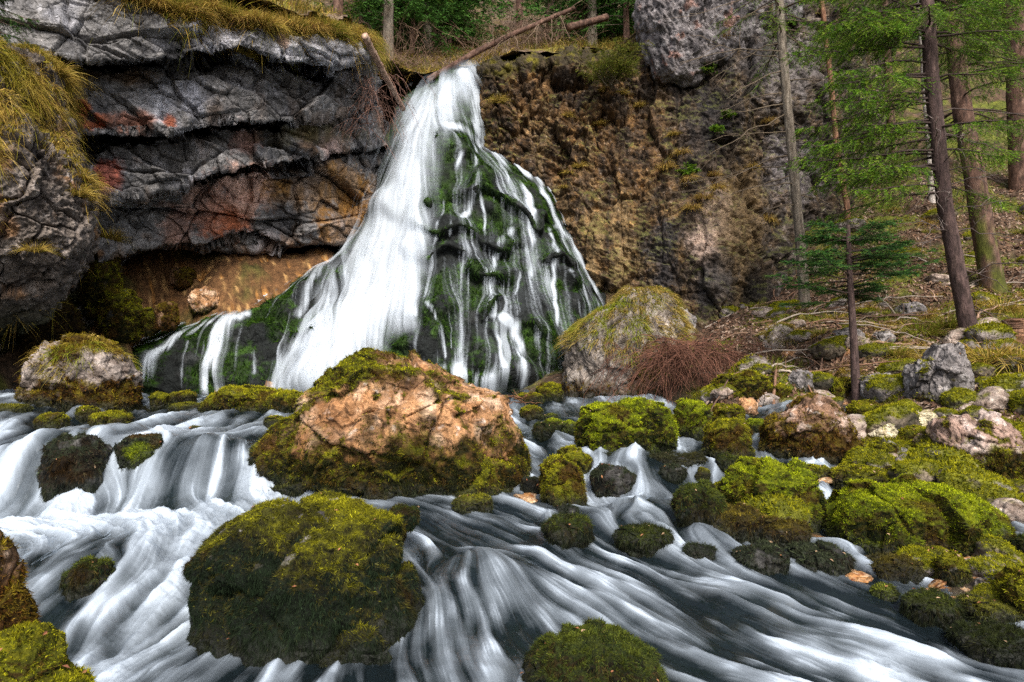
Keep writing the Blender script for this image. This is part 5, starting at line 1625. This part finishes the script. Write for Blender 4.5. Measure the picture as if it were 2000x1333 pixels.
# grass cap of the limestone block and tuft on the capped boulder: parts of those boulders
for b in BS:
    if b['style'] == 'block' or (b['style'] == 'capped' and b.get('big')) or 'grass cap' in b['label']:
        Q, T, nv, m, h, sx = b['mesh']
        blk = b['style'] == 'block'
        if blk: wg = ss(-.10, .25, nv[:, 2] + .5 * fbm(Q * 1.6, 3)) * ss(.22, .45, h + .25 * sx) 
        elif b.get('big'): wg = ss(.5, .3, np.hypot(sx - .12, (h - .66) * 1.6) + .3 * fbm(Q * 3, 2)) * (nv[:, 1] < .3)
        else: wg = ss(.3, .6, nv[:, 2]) * ss(.5, .7, h)
        n_ = 20000 if blk else 900
        p, nn, _, _ = scatter(Q.astype(float), T, n_, wg)
        cols = np.array(STRAW[:4] + GREENISH if blk else STRAW)
        cl = fbm(p * 2 + 3, 3)
        cc = cols[RNG.integers(0, len(cols), n_)] * np.exp(.2 * RNG.normal(size=(n_, 1)))
        cc = cmix(cc, (.22, .27, .016), ss(-.05, .3, cl) * .8); cc = cmix(cc, (.36, .25, .07), ss(.0, -.35, cl) * .6)
        L = (.17 if blk else .14) * RNG.uniform(.5, 1.3, n_)
        outw = unit(p - Q.mean(0)) * np.array([1, 1, .1])
        dr = unit(nn * .6 + np.array([0, 0, .45]) + outw * .5 + RNG.normal(size=p.shape) * .25)
        bv, bf, bc = blades(p, nn, dr, L, .012 * RNG.uniform(.6, 1.2, n_) * (1 if blk else .7), cc, bend=(outw * .4 + np.array([0, 0, -1.0])) * L[:, None], segs=3)
        mesh_np('grass_cap' if blk else 'grass_tuft', bv, bf, M_GRASS, bc, parent=b['ob'], loc=np.array(b['ob'].location))


# ------------------------------------------------------------------ trees
def polyline(pts, n):
    pts = np.asarray(pts, float)
    s = np.concatenate([[0], np.cumsum(np.linalg.norm(np.diff(pts, axis=0), axis=1))]); s /= s[-1]
    t = np.linspace(0, 1, n)
    q = np.stack([np.interp(t, s, pts[:, k]) for k in range(3)], 1)
    for _ in range(2):
        q[1:-1] = (q[:-2] + q[2:] + 2 * q[1:-1]) / 4
    return q


def limb(mb, p0, dr, L, r0, col, n=9, droop=.3, wig=.05, sides=4, curl=0.0):
    t = np.linspace(0, 1, n)[:, None]
    dr = unit(np.asarray(dr, float))
    w_ = np.cumsum(RNG.normal(size=(n, 3)) * wig * L / n, 0); w_[0] = 0
    pts = np.asarray(p0, float) + dr * L * t + np.array([0, 0, -1.0]) * droop * L * t ** 2 + np.array([0, 0, 1.0]) * curl * L * t ** 4 + w_
    mb.tube(pts, np.linspace(r0, r0 * .25, n), col, sides, cap=False)
    return pts


def spray(mb, pts, cols, twl, n, nd, nlen, nwid, hang, wood=None, start=.2):
    """side twigs with needles along a limb"""
    m = len(pts)
    t = RNG.uniform(start, 1, n) ** .85
    i = np.clip((t * (m - 1)).astype(int), 0, m - 2); fr = t * (m - 1) - i
    p = pts[i] * (1 - fr[:, None]) + pts[i + 1] * fr[:, None]
    ax = unit(pts[i + 1] - pts[i])
    sd_ = unit(np.cross(ax, np.array([0, 0, 1.0]))) * np.where(RNG.random(n) < .5, 1, -1)[:, None]
    L = twl * (1.15 - .75 * t) * RNG.uniform(.6, 1.3, n)
    d1 = unit(sd_ * .9 + ax * .7 + np.array([0, 0, -1.0]) * hang * RNG.uniform(.2, 1.2, (n, 1)) + RNG.normal(size=(n, 3)) * .12)
    if wood is not None:
        side = unit(np.cross(d1, RNG.normal(size=(n, 3)))) * .004
        tip = p + d1 * L[:, None] + np.array([0, 0, -1.0]) * (hang * .25 * L)[:, None]
        V = np.stack([p - side, p + side, tip], 1).reshape(-1, 3)
        mb.add(V, np.arange(3 * n).reshape(n, 3), wood)
    k = nd
    u = np.tile(np.linspace(.08, 1, k), n)
    P0 = np.repeat(p, k, 0) + np.repeat(d1 * L[:, None], k, 0) * u[:, None] + np.array([0, 0, -1.0]) * (np.repeat(hang * .25 * L, k) * u ** 2)[:, None]
    D = np.repeat(d1, k, 0)
    s2 = unit(np.cross(D, np.array([0, 0, 1.0]) + .4 * RNG.normal(size=D.shape))) * np.where(np.arange(len(D)) % 2 == 0, 1, -1)[:, None]
    nd_ = unit(D * .75 + s2 * .75 + RNG.normal(size=D.shape) * .25)
    cols = np.array(cols)
    shade = np.repeat(cols[RNG.integers(0, len(cols), n)], k, 0) * np.exp(.18 * RNG.normal(size=(len(D), 1)))
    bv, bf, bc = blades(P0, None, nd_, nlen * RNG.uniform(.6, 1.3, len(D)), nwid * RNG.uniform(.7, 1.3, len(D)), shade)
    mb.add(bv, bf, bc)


BARKS = dict(grey=[(.15, .125, .10), (.22, .19, .155), (.09, .07, .05)], dark=[(.060, .038, .036), (.095, .062, .055), (.035, .022, .02)], red=[(.095, .052, .038), (.17, .105, .080), (.045, .026, .02)], orange=[(.20, .10, .06), (.28, .16, .10), (.11, .06, .04)], white=[(.32, .29, .27), (.42, .39, .37), (.18, .15, .13)], pink=[(.36, .24, .18), (.46, .34, .27), (.20, .12, .09)])


def trunk(pts, r0, r1, bark, n=120, sides=22, moss=0, flare=.35):
    q = polyline(pts, n)
    t = np.linspace(0, 1, n)                                       # 0 = foot
    a = np.linspace(0, 2 * math.pi, sides, endpoint=False)
    rad = (r0 + (r1 - r0) * t)[:, None] * (1 + flare * np.exp(-t * 22))[:, None]
    pp = np.stack([np.repeat(np.cos(a)[None], n, 0) * 2.2, np.repeat(np.sin(a)[None], n, 0) * 2.2, np.repeat(t[:, None] * np.linalg.norm(q[-1] - q[0]) * 2.2, sides, 1)], -1)
    rad = rad * (1 + .10 * fbm(pp + 5, 3) + .07 * fbm(pp * 3, 3, ridged=True))
    V = q[:, None] + np.stack([np.cos(a)[None] * rad, np.sin(a)[None] * rad, rad * 0], -1)
    b = BARKS[bark]
    C = np.zeros(V.shape) + np.array(b[0]); C = cmix(C, b[2], ss(-.05, .3, fbm(pp * 1.5 + 3, 4))); C = cmix(C, b[1], ss(.0, .35, fbm(pp * 2.6 + 13, 4)))
    if moss:
        mm = ss(-.1, .25, fbm(pp * .5 + 9, 3) + moss - t[:, None] * 2.2)
        C = cmix(C, (.06, .065, .01), mm)
    i = np.arange(n * sides).reshape(n, sides); j = np.roll(i, -1, 1)
    Fq = np.stack([i[:-1], j[:-1], j[1:], i[1:]], -1).reshape(-1, 4)
    return V.reshape(-1, 3), Fq, C.reshape(-1, 3), q


def tree(name, label, pts, r0, r1, bark, group, moss=0):
    pts = [np.asarray(pts[0]) - np.array([0, 0, .45])] + list(pts)
    V, Fq, C, q = trunk(pts, r0, r1, bark, moss=moss)
    root = empty(name, q[0]); tag(root, label, 'tree', group)
    mesh_np('trunk', V, Fq, M_BARK, C, parent=root, loc=q[0])
    return root, q


SPRUCE = [(.105, .225, .016), (.155, .285, .022), (.065, .150, .014), (.200, .295, .028)]
DARKSPR = [(.040, .115, .026), (.060, .155, .034), (.028, .080, .022), (.095, .190, .034)]
WOOD = (.13, .095, .075)
TG = 'trees standing on the wooded slope'


def at_h(q, z):
    k = np.argmin(np.abs(q[:, 2] - z)); return q[k]


def top_of(px, py, d): return P(px, py, d)


# slender grey spruce with dead lower branches
g0 = ground_at(1574, 14.2)
t1, q = tree('spruce_tree', 'slender grey-brown trunk with long bare dead branches on its left, before the cliff', [g0, P(1562, 460, 14.2), P(1545, 280, 14.2), P(1530, 120, 14.2), P(1516, -90, 14.3), P(1500, -420, 14.5)], .105, .085, 'grey', TG)
for z_py in np.linspace(-60, 400, 24):
    p0 = at_h(q, float(P(1540, z_py, 14.2)[2])); mb = MB()
    left = RNG.random() < .78
    L = RNG.uniform(.9, 2.9) if left else RNG.uniform(.5, 1.5)
    dv = np.array([-1 if left else 1, RNG.uniform(-.5, .25), RNG.uniform(-.45, .05)])
    pts = limb(mb, p0, dv, L, .016, cmix(np.zeros((1, 3)), (.13, .10, .07), np.ones(1))[0] * RNG.uniform(.7, 1.3), 10, RNG.uniform(.05, .35), .12, 4, RNG.uniform(0, .15))
    for _ in range(RNG.integers(2, 6)):
        k = RNG.integers(3, 9)
        limb(mb, pts[k], unit(pts[k] - pts[k - 1]) + RNG.normal(size=3) * .45, L * RNG.uniform(.15, .4), .007, (.12, .09, .065), 6, .2, .15, 3)
    mb.build('branch', M_TWIG, t1, q[0])
mb = MB()
for _ in range(26):
    z = RNG.uniform(9.2, 13); p0 = at_h(q, z); a = RNG.uniform(0, 6.28)
    pts = limb(mb, p0, (math.cos(a), math.sin(a), -.1), RNG.uniform(1.0, 1.9), .02, WOOD, 9, .35, .05, 4, .2)
    spray(mb, pts, SPRUCE, .42, 26, 12, .045, .012, .7, WOOD)
mb.build('crown', M_LEAF, t1, q[0])

# dark trunk leaning right at its foot: the big drooping green boughs are its
g0 = ground_at(1897, 10.8)
t3, q = tree('spruce_tree', 'dark purplish trunk leaning in from the bank with wide drooping green boughs', [g0, P(1868, 520, 10.8), P(1845, 400, 10.8), P(1820, 160, 10.8), P(1806, -60, 10.9), P(1780, -420, 11.2)], .128, .09, 'dark', TG)
mb = MB()
for i in range(58):
    z = RNG.uniform(4.6, 9.5); p0 = at_h(q, z)
    a = RNG.choice([math.pi, 0, math.pi]) + RNG.normal() * .55
    L = RNG.uniform(1.4, 2.45) if math.cos(a) < 0 else RNG.uniform(1.0, 2.0)
    pts = limb(mb, p0, (math.cos(a), math.sin(a) * .9 - .1, .05), L, .024, (.075, .055, .05), 12, RNG.uniform(.22, .42), .07, 4, .16)
    spray(mb, pts, SPRUCE, .52, 74, 17, .044, .013, .75, WOOD, start=.12)
for i in range(18):
    z = RNG.uniform(5.0, 8.0); p0 = at_h(q, z)
    pts = limb(mb, p0, (-1, RNG.uniform(-.6, .4), RNG.uniform(-.1, .25)), RNG.uniform(1.8, 2.7), .022, (.075, .055, .05), 12, RNG.uniform(.25, .4), .07, 4, .16)
    spray(mb, pts, SPRUCE, .50, 70, 17, .044, .013, .7, WOOD, start=.15)
mb.build('crown', M_LEAF, t3, q[0])
for i in range(22):
    z = RNG.uniform(2.6, 6.2); p0 = at_h(q, z); mb = MB()
    a = RNG.uniform(0, 6.28)
    pts = limb(mb, p0, (math.cos(a), math.sin(a) * .7 - .2, RNG.uniform(-.2, .3)), RNG.uniform(.5, 1.7), .012, (.10, .075, .07), 9, .25, .22, 4, .1)
    for _ in range(4):
        k = RNG.integers(2, 8)
        limb(mb, pts[k], RNG.normal(size=3) * .7 + unit(pts[k] - pts[0]), RNG.uniform(.2, .6), .006, (.16, .13, .12), 6, .3, .3, 3)
    mb.build('branch', M_TWIG, t3, q[0])

# thick reddish trunk with moss at its foot
g0 = ground_at(1945, 13.2)
t4, q = tree('spruce_tree', 'thick reddish trunk with flaking bark and dark moss at its foot, behind the dark one', [g0, P(1925, 480, 13.2), P(1905, 350, 13.2), P(1880, 220, 13.3), P(1850, -60, 13.6), P(1815, -420, 14)], .20, .13, 'red', TG, moss=.25)
mb = MB()
for i in range(34):
    z = RNG.uniform(6.8, 12); p0 = at_h(q, z); a = RNG.uniform(0, 6.28)
    pts = limb(mb, p0, (math.cos(a), math.sin(a), 0), RNG.uniform(1.5, 2.9), .025, (.09, .065, .055), 12, RNG.uniform(.25, .45), .07, 4, .15)
    spray(mb, pts, [tuple(x * .75 for x in c) for c in SPRUCE], .55, 44, 14, .05, .014, .8, WOOD, start=.2)
mb.build('crown', M_LEAF, t4, q[0])
# more trunks
for lab, pts_px, d, r0, r1, bk in [('thin orange trunk between the grey trunk and the dark one', [(1655, 405), (1635, 300), (1622, 150), (1598, -60), (1580, -300)], 18.2, .075, .06, 'orange'), ('slim dark trunk close against the left side of the thick reddish trunk', [(1925, 540), (1905, 440), (1888, 320), (1872, 200), (1850, -40), (1835, -250)], 13.9, .10, .07, 'dark'),
                                   ('thin pale birch-like trunk just left of the dark trunk', [(1818, 330), (1808, 200), (1797, 40), (1788, -120)], 19, .09, .06, 'white'), ('broad brown trunk at the top right corner', [(1990, 240), (1984, 100), (1972, -60), (1960, -300)], 19.5, .30, .25, 'red'), ('short dark trunk far up the slope left of the pale trunk', [(1748, 330), (1738, 200), (1725, -50)], 23, .14, .11, 'red'), ('slim reddish trunk right of the pale trunk', [(1848, 420), (1838, 260), (1822, 60), (1810, -120)], 17.5, .10, .08, 'red')]:
    g0 = ground_at(pts_px[0][0], d)
    pp = [P(a, b_, d) for a, b_ in pts_px]
    if g0[2] < pp[0][2] + .3: pp = [np.array([pp[0][0], pp[0][1], g0[2] - .1])] + pp
    o, q = tree('spruce_tree', lab, pp, r0, r1, bk, TG)
    mb = MB()
    for i in range(22):
        z = RNG.uniform(max(q[0, 2] + 2.2, 6.5), q[-1, 2]); p0 = at_h(q, z); a = RNG.uniform(0, 6.28)
        pts = limb(mb, p0, (math.cos(a), math.sin(a), 0), RNG.uniform(1.0, 2.2), .02, (.10, .075, .06), 9, .35, .08, 3, .15)
        spray(mb, pts, [tuple(x * .7 for x in c) for c in SPRUCE], .5, 30, 10, .07, .02, .8, WOOD)
    mb.build('crown', M_LEAF, o, q[0])

# young spruce with flat dark sprays
g0 = ground_at(1670, 9.9)
ys, q = tree('young_spruce_tree', 'young dark green spruce with flat sprays and a bare lower stem on the bank', [g0, P(1666, 640, 9.9), P(1660, 545, 9.9), P(1656, 440, 9.9)], .075, .03, 'dark', TG)
mb = MB()
zb, zt = float(P(1660, 600, 9.9)[2]), float(P(1656, 440, 9.9)[2])
for i in range(44):
    t = RNG.random() ** .8; z = lerp(zb, zt, t); p0 = at_h(q, z); a = RNG.uniform(0, 6.28)
    L = lerp(1.32, .5, t ** 1.6) * RNG.uniform(.7, 1.1)
    pts = limb(mb, p0, (math.cos(a), math.sin(a), .12), L, .014, (.06, .045, .04), 10, RNG.uniform(.0, .2), .08, 4, .08)
    spray(mb, pts, DARKSPR, .36, 46, 17, .038, .012, .15, (.07, .05, .04), start=.15)
mb.build('crown', M_LEAF, ys, q[0])

# boughs reaching in at the top left corner
sx0 = P(-130, 250, 7.9); sx1 = P(-140, -300, 8.1)
ts_, q = tree('spruce_tree', 'spruce at the upper left corner whose dark green twigs hang into view', [sx0, (sx0 + sx1) / 2, sx1], .14, .10, 'dark', TG)
mb = MB()
for i in range(16):
    z = RNG.uniform(5.6, 7.6); p0 = at_h(q, z)
    pts = limb(mb, p0, (1, RNG.uniform(-.3, .5), -.05), RNG.uniform(.7, 1.25), .016, WOOD, 9, .3, .06, 4, .12)
    spray(mb, pts, [(.03, .075, .012), (.045, .10, .016), (.02, .05, .012)], .34, 30, 14, .036, .011, .6, WOOD)
mb.build('crown', M_LEAF, ts_, q[0])

# ------------------------------------------------------------------ forest on the hillside: three kinds, copied
def conifer_kind(h, nb, cols, bare, seed, wide):
    mbt, mbc = MB(), MB()
    pts = np.array([[0, 0, -.3], [.05, 0, h * .5], [0, .08, h]])
    V, Fq, C, q = trunk(pts, h * .011, .03, 'red' if seed % 2 else 'grey', 40, 10)
    root = empty('conifer_tree', (0, 0, 0))
    mesh_np('trunk', V, Fq, M_BARK, C, parent=root)
    for i in range(nb):
        t = RNG.random() ** .9; z = lerp(h * bare, h * .98, t); a = RNG.uniform(0, 6.28)
        L = wide * (1 - t) ** .75 * RNG.uniform(.7, 1.15) + .25
        pts = limb(mbc, at_h(q, z), (math.cos(a), math.sin(a), .1), L, .02, (.10, .08, .06), 7, .35, .06, 3, .2)
        spray(mbc, pts, cols, .55, 20, 7, .15, .05, .7)
    mbc.build('crown', M_LEAF, root)
    return root


FG = [(.065, .170, .030), (.095, .220, .040), (.045, .115, .024)]
CK = [conifer_kind(10, 130, FG, .06, 1, 2.3), conifer_kind(14, 110, [(.12, .22, .030), (.15, .25, .040), (.08, .16, .024)], .15, 2, 2.2), conifer_kind(16, 60, FG, .55, 3, 1.9)]
_ck = [False] * 3
fr_ = np.random.default_rng(5)
spots = [(752, 20.5, 1), (1145, 23, 0), (875, 25, 0), (775, 24, 0), (800, 22.5, 0), (830, 23.5, 1), (858, 25, 0), (885, 27, 0), (745, 22, 0), (838, 24, 2), (1015, 31, 2), (965, 44, 1), (1090, 40, 0), (1130, 25, 0), (1160, 22.5, 1), (1200, 24, 0), (1230, 22, 0), (1262, 26, 0), (1075, 30, 2), (1180, 30, 2), (940, 46, 2), (1000, 48, 0), (870, 38, 2), (800, 36, 1), (760, 30, 0), (700, 24, 2), (650, 20, 2), (1120, 50, 1), (1060, 55, 2), (900, 56, 0), (980, 58, 1), (840, 50, 0), (1150, 56, 0), (1210, 45, 1), (1260, 40, 0), (1330, 30, 1), (1440, 29, 0), (720, 42, 0), (660, 38, 1), (600, 30, 0), (1540, 34, 0), (1620, 32, 2), (1690, 36, 0), (1760, 34, 1), (1840, 33, 0), (1910, 36, 2), (1960, 32, 0), (2040, 34, 1)]
for px, d, k in spots:
    o = CK[k] if not _ck[k] else copy_tree(CK[k])
    _ck[k] = True
    p_ = hill_at(px, d) if px < 1300 else ground_at(px, d)
    o.location = p_; s = fr_.uniform(.8, 1.2); o.scale = (s, s, s); o.rotation_euler = (0, 0, fr_.uniform(0, 6.28))
    tag(o, ['dense dark green conifer in the forest beyond the fall', 'yellowish green conifer in the forest beyond the fall', 'bare-stemmed conifer in the forest beyond the fall'][k], 'tree', 'conifers of the far forest')

# ------------------------------------------------------------------ logs, branches, brush
def log_thing(name, label, pts, r0, r1, bark, twigs, cat='log', group='fallen logs', tl=1.0, tdown=.3):
    V, Fq, C, q = trunk(pts, r0, r1, bark, 60, 12, flare=0)
    ax = unit(q[-1] - q[0]); e1 = unit(np.cross(ax, (0, 0, 1.0))); e2 = np.cross(e1, ax)
    a = np.linspace(0, 2 * math.pi, 12, endpoint=False)
    rad = np.linspace(r0, r1, 60)[:, None] * (1 + .06 * RNG.normal(size=(60, 12)))
    V = q[:, None] + (e1 * np.cos(a)[:, None] + e2 * np.sin(a)[:, None])[None] * rad[..., None]
    V = np.concatenate([V.reshape(-1, 3), q[:1], q[-1:]]); C = np.concatenate([C, C[:1] * 2, C[-1:] * 2])
    i = np.arange(720).reshape(60, 12); j = np.roll(i, -1, 1)
    T = np.concatenate([tri_of(Fq), np.stack([np.full(12, 720), j[0], i[0]], 1), np.stack([np.full(12, 721), i[-1], j[-1]], 1)])
    o = mesh_np(name, V, T, M_BARK, C, loc=q[0])
    tag(o, label, cat, group)
    for k in range(twigs):
        mb = MB(); p0 = q[RNG.integers(5, 58)]
        dv = RNG.normal(size=3) * np.array([.6, .6, .6]) + np.array([0, -.2, .5 if RNG.random() > tdown else -.7])
        pp = limb(mb, p0, dv, tl * RNG.uniform(.4, 1.5), .018, (.17, .12, .085), 9, .3, .2, 4)
        for _ in range(4):
            kk = RNG.integers(2, 8); limb(mb, pp[kk], RNG.normal(size=3) + unit(pp[kk] - pp[0]), tl * RNG.uniform(.15, .5), .008, (.17, .12, .085), 6, .3, .2, 3)
        mb.build('branch', M_TWIG, o, q[0])
    return o


log_thing('fallen_log', 'long fallen trunk slanting up to the right over the gap above the fall', [P(835, 158, 18.1), P(930, 102, 18.4), P(1000, 68, 18.7), P(1122, 16, 19.3)], .10, .06, 'red', 34, tl=.9, tdown=.55)
log_thing('fallen_log', 'bare pinkish pole leaning down beside the left cliff to the fall', [P(712, 70, 12.9), P(750, 145, 13.9), P(788, 214, 15.3)], .075, .06, 'pink', 0)
log_thing('fallen_log', 'short sawn log lying on the slope above the bush', [P(1110, 54, 19.4), P(1150, 44, 19.8), P(1185, 34, 20.2)], .11, .11, 'red', 0)
log_thing('tree_stump', 'split orange-brown stump at the right edge of the bank', [ground_at(1985, 10.4) - np.array([0, 0, .1]), ground_at(1985, 10.4) + np.array([.02, 0, .28]), ground_at(1985, 10.4) + np.array([.03, .02, .42])], .22, .19, 'orange', 0, 'stump', None)


def heap(name, label, cat, centre, n, L, spread, col, down, lift=(.1, .6)):
    mb = MB()
    for i in range(n):
        p0 = np.asarray(centre) + RNG.normal(size=3) * np.asarray(spread)
        a = RNG.uniform(0, 6.28)
        pts = limb(mb, p0, (math.cos(a), math.sin(a) * .7 - .25, RNG.uniform(*lift)), L * RNG.uniform(.4, 1.2), .008, np.array(col) * RNG.uniform(.5, 1.5), 9, down * RNG.uniform(.5, 1.2), .22, 3)
        for _ in range(3):
            k = RNG.integers(2, 8); limb(mb, pts[k], unit(pts[k] - pts[k - 1]) + RNG.normal(size=3) * .5, L * RNG.uniform(.15, .5), .005, np.array(col) * RNG.uniform(.6, 1.5), 6, down * .7, .25, 3)
    o = mb.build(name, M_TWIG, loc=np.asarray(centre)); tag(o, label, cat); return o


heap('brushwood_bush', 'reddish brown tangle of bare brushwood drooping beside the grassy block', 'brushwood', P(1335, 695, 11.3), 330, 1.0, (.42, .25, .14), (.13, .058, .038), .9)
heap('dead_bush', 'pinkish tangle of dead twigs hanging under the leaning pole', 'brushwood', P(722, 180, 14.6), 80, .9, (.25, .2, .35), (.20, .11, .085), 1.0, (-.4, .5))
heap('twig_bush', 'few dry reddish twigs beside the right end of the huge tan boulder', 'twigs', P(1022, 785, 7.3), 7, .3, (.06, .05, .02), (.17, .08, .04), .2)


def green_bush(name, label, p0, n, L, cols, up):
    root = empty(name, p0); tag(root, label, 'bush')
    mb, ms_ = MB(), MB()
    for i in range(n):
        a = RNG.uniform(0, 6.28); s_ = RNG.uniform(.1, .9)
        pts = limb(ms_, np.asarray(p0) + RNG.normal(size=3) * L * .08, (math.cos(a) * s_, math.sin(a) * s_ - .15, up), L * RNG.uniform(.5, 1.1), .012, (.10, .08, .05), 9, .35, .1, 3)
        spray(mb, pts, cols, L * .28, 26, 10, .045, .014, .35, start=.1)
    ms_.build('stem', M_TWIG, root, p0); mb.build('foliage', M_LEAF, root, p0)


BUSH = [(.11, .135, .018), (.15, .165, .022), (.075, .10, .014), (.17, .15, .03)]
green_bush('green_bush', 'fine-leaved yellow-green bush on the lip of the brown cliff', P(1192, 160, 16.3), 60, 1.35, BUSH, .9)
for x, y, L, lab in [(1390, 150, .55, 'small green sapling in front of the grey crag'), (1340, 345, .45, 'small green sapling on the cliff among straw tufts'), (1398, 262, .35, 'tiny green sprig high on the dark part of the right cliff'), (1410, 230, .35, 'tiny green sprig under the grey crag')]:
    green_bush('sapling_bush', lab, cast(RCV, x, y) + np.array([0, -.1, 0]), 12, L, SPRUCE, .6)

for x, d, n_ in ((800, 20.2, 60), (960, 22, 70), (1030, 23, 60), (1090, 21.5, 60), (900, 26, 70), (1000, 29, 70), (760, 18.6, 40)):
    heap('bare_bush', 'leafless brown undergrowth bush on the hillside beyond the fall', 'bush', hill_at(x, d), n_, 1.7, (.5, .4, .2), (.16, .10, .07), .35, (.5, 1.6))['group'] = 'leafless bushes beyond the fall'
# fallen branches lying on the slope
fb = np.random.default_rng(8)
for i in range(96):
    px, d = fb.uniform(1430, 1990), math.exp(fb.uniform(math.log(9.8), math.log(15.5)))
    a = fb.normal() * .45 + (0 if fb.random() < .7 else 1.2); L = fb.uniform(.5, 2.3)
    g = ground_at(px, d)
    xs = g[0] + np.cos(a) * L * np.linspace(-.5, .5, 14); ys_ = g[1] + np.sin(a) * L * np.linspace(-.5, .5, 14)
    zs = ground_z(np.stack([xs, ys_], -1))
    zs = np.maximum(zs, np.linspace(zs[0], zs[-1], 14)) + .06 + .10 * np.sin(np.linspace(0, math.pi, 14)) * fb.random()
    pts = np.stack([xs, ys_, zs], 1) + np.cumsum(fb.normal(size=(14, 3)) * .018, 0)
    mb = MB(); col = np.array([(.17, .095, .06), (.25, .16, .11), (.11, .065, .045), (.30, .25, .21)][fb.integers(0, 4)])
    mb.tube(pts, np.linspace(.022, .008, 14) * fb.uniform(.6, 1.3), col, 5)
    for _ in range(fb.integers(1, 4)):
        k = fb.integers(3, 11); limb(mb, pts[k], unit(pts[k + 1] - pts[k]) + fb.normal(size=3) * .5 + np.array([0, 0, .3]), L * .25, .008, col, 6, .3, .2, 3)
    o = mb.build('fallen_branch', M_TWIG, loc=g)
    tag(o, 'dry brown branch lying on the leaf-strewn slope', 'branch', 'fallen branches on the slope')

# ------------------------------------------------------------------ tell repeats apart by what they stand next to
MARKS = [(1585,830,'the peaked tan boulder'),(1900,860,'the pinkish knobbly boulder'),(1790,1020,'the largest moss mound'),(1510,960,'the yellow-humped moss mound'),(1830,730,'the craggy fluted rock'),(1672,690,'the young spruce stem'),(1885,600,'the dark leaning trunk'),
         (1940,480,'the thick reddish trunk'),(1558,420,'the slender grey trunk'),(1335,700,'the red-brown brushwood'),(1215,670,'the grassy limestone block'),(1450,750,'the bank moss mound'),(1925,1100,'the pale flat slab'),(1820,1190,'the dark rapids-edge boulder'),(1930,1195,'the olive boulder'),
         (1100,940,'the upright mossy stone'),(760,840,'the huge tan boulder'),(1640,390,'the thin orange trunk'),(1985,630,'the orange-brown stump'),(1192,130,'the yellow-green bush'),(1340,80,'the pale grey crag'),(900,140,'the lip of the fall'),(750,145,'the leaning pole'),(1000,66,'the long fallen log'),
         (1150,44,'the short sawn log'),(1980,60,'the broad corner trunk'),(1805,180,'the thin pale trunk'),(1735,230,'the short dark trunk'),(1590,700,'the flat slope rocks'),(1780,640,'the green slope tussock'),(1575,960,'the flat pink chips'),(1040,990,'the wet orange pebbles'),(1150,420,'the fall')]
_ORD = ['leftmost', 'second from left', 'third from left', 'fourth from left', 'fifth from left', 'sixth from left', 'seventh from left', 'eighth from left', 'ninth from left', 'tenth from left']
SHORT = {'grass tuft clinging to the brown right cliff': 'tuft on the cliff', 'stone chip in the shallow gaps between mossy boulders': 'stone chip', 'on the right bank': '', 'in the forest beyond the fall': 'in the forest', 'on the wooded slope': '', 'sticking out of the wooded slope': 'in the slope', 'clinging to the brown right cliff': 'on the cliff', 'lying on the leaf-strewn slope': 'lying', 'on the hillside beyond the fall': ''}


def relabel():
    seen = {}
    for o in list(COL.objects):
        if o.parent is None and o.get('label') and o.get('category'): seen.setdefault(o['label'], []).append(o)
    for lab, obs in seen.items():
        if len(obs) < 2: continue
        base = lab
        for a, b_ in SHORT.items(): base = base.replace(a, b_)
        base = ' '.join(base.split())
        sub = {}
        for o in obs:
            q = np.array(o.location, float)
            x, y = [float(v) for v in project(q)]
            if 'left cliff' in lab or 'left cliff' in str(o.get('group')):
                key = base
            else:
                mx, my, ph = min(MARKS, key=lambda m: math.hypot((m[0] - x), (m[1] - y) * 1.2))
                rel = ('left of' if x < mx else 'right of') if abs(x - mx) > abs(y - my) * 1.2 else ('above' if y < my else 'below')
                key = base + ' ' + rel + ' ' + ph
            sub.setdefault(key, []).append((x, o))
        for key, xs in sub.items():
            xs.sort(key=lambda t: t[0])
            for i, (x, o) in enumerate(xs):
                pre = '' if len(xs) == 1 else (_ORD[i] if i < 10 else '%dth from left' % (i + 1)) + ' '
                o['label'] = ' '.join((key + (', ' + pre if pre else '')).split()).strip(' ,')


relabel()
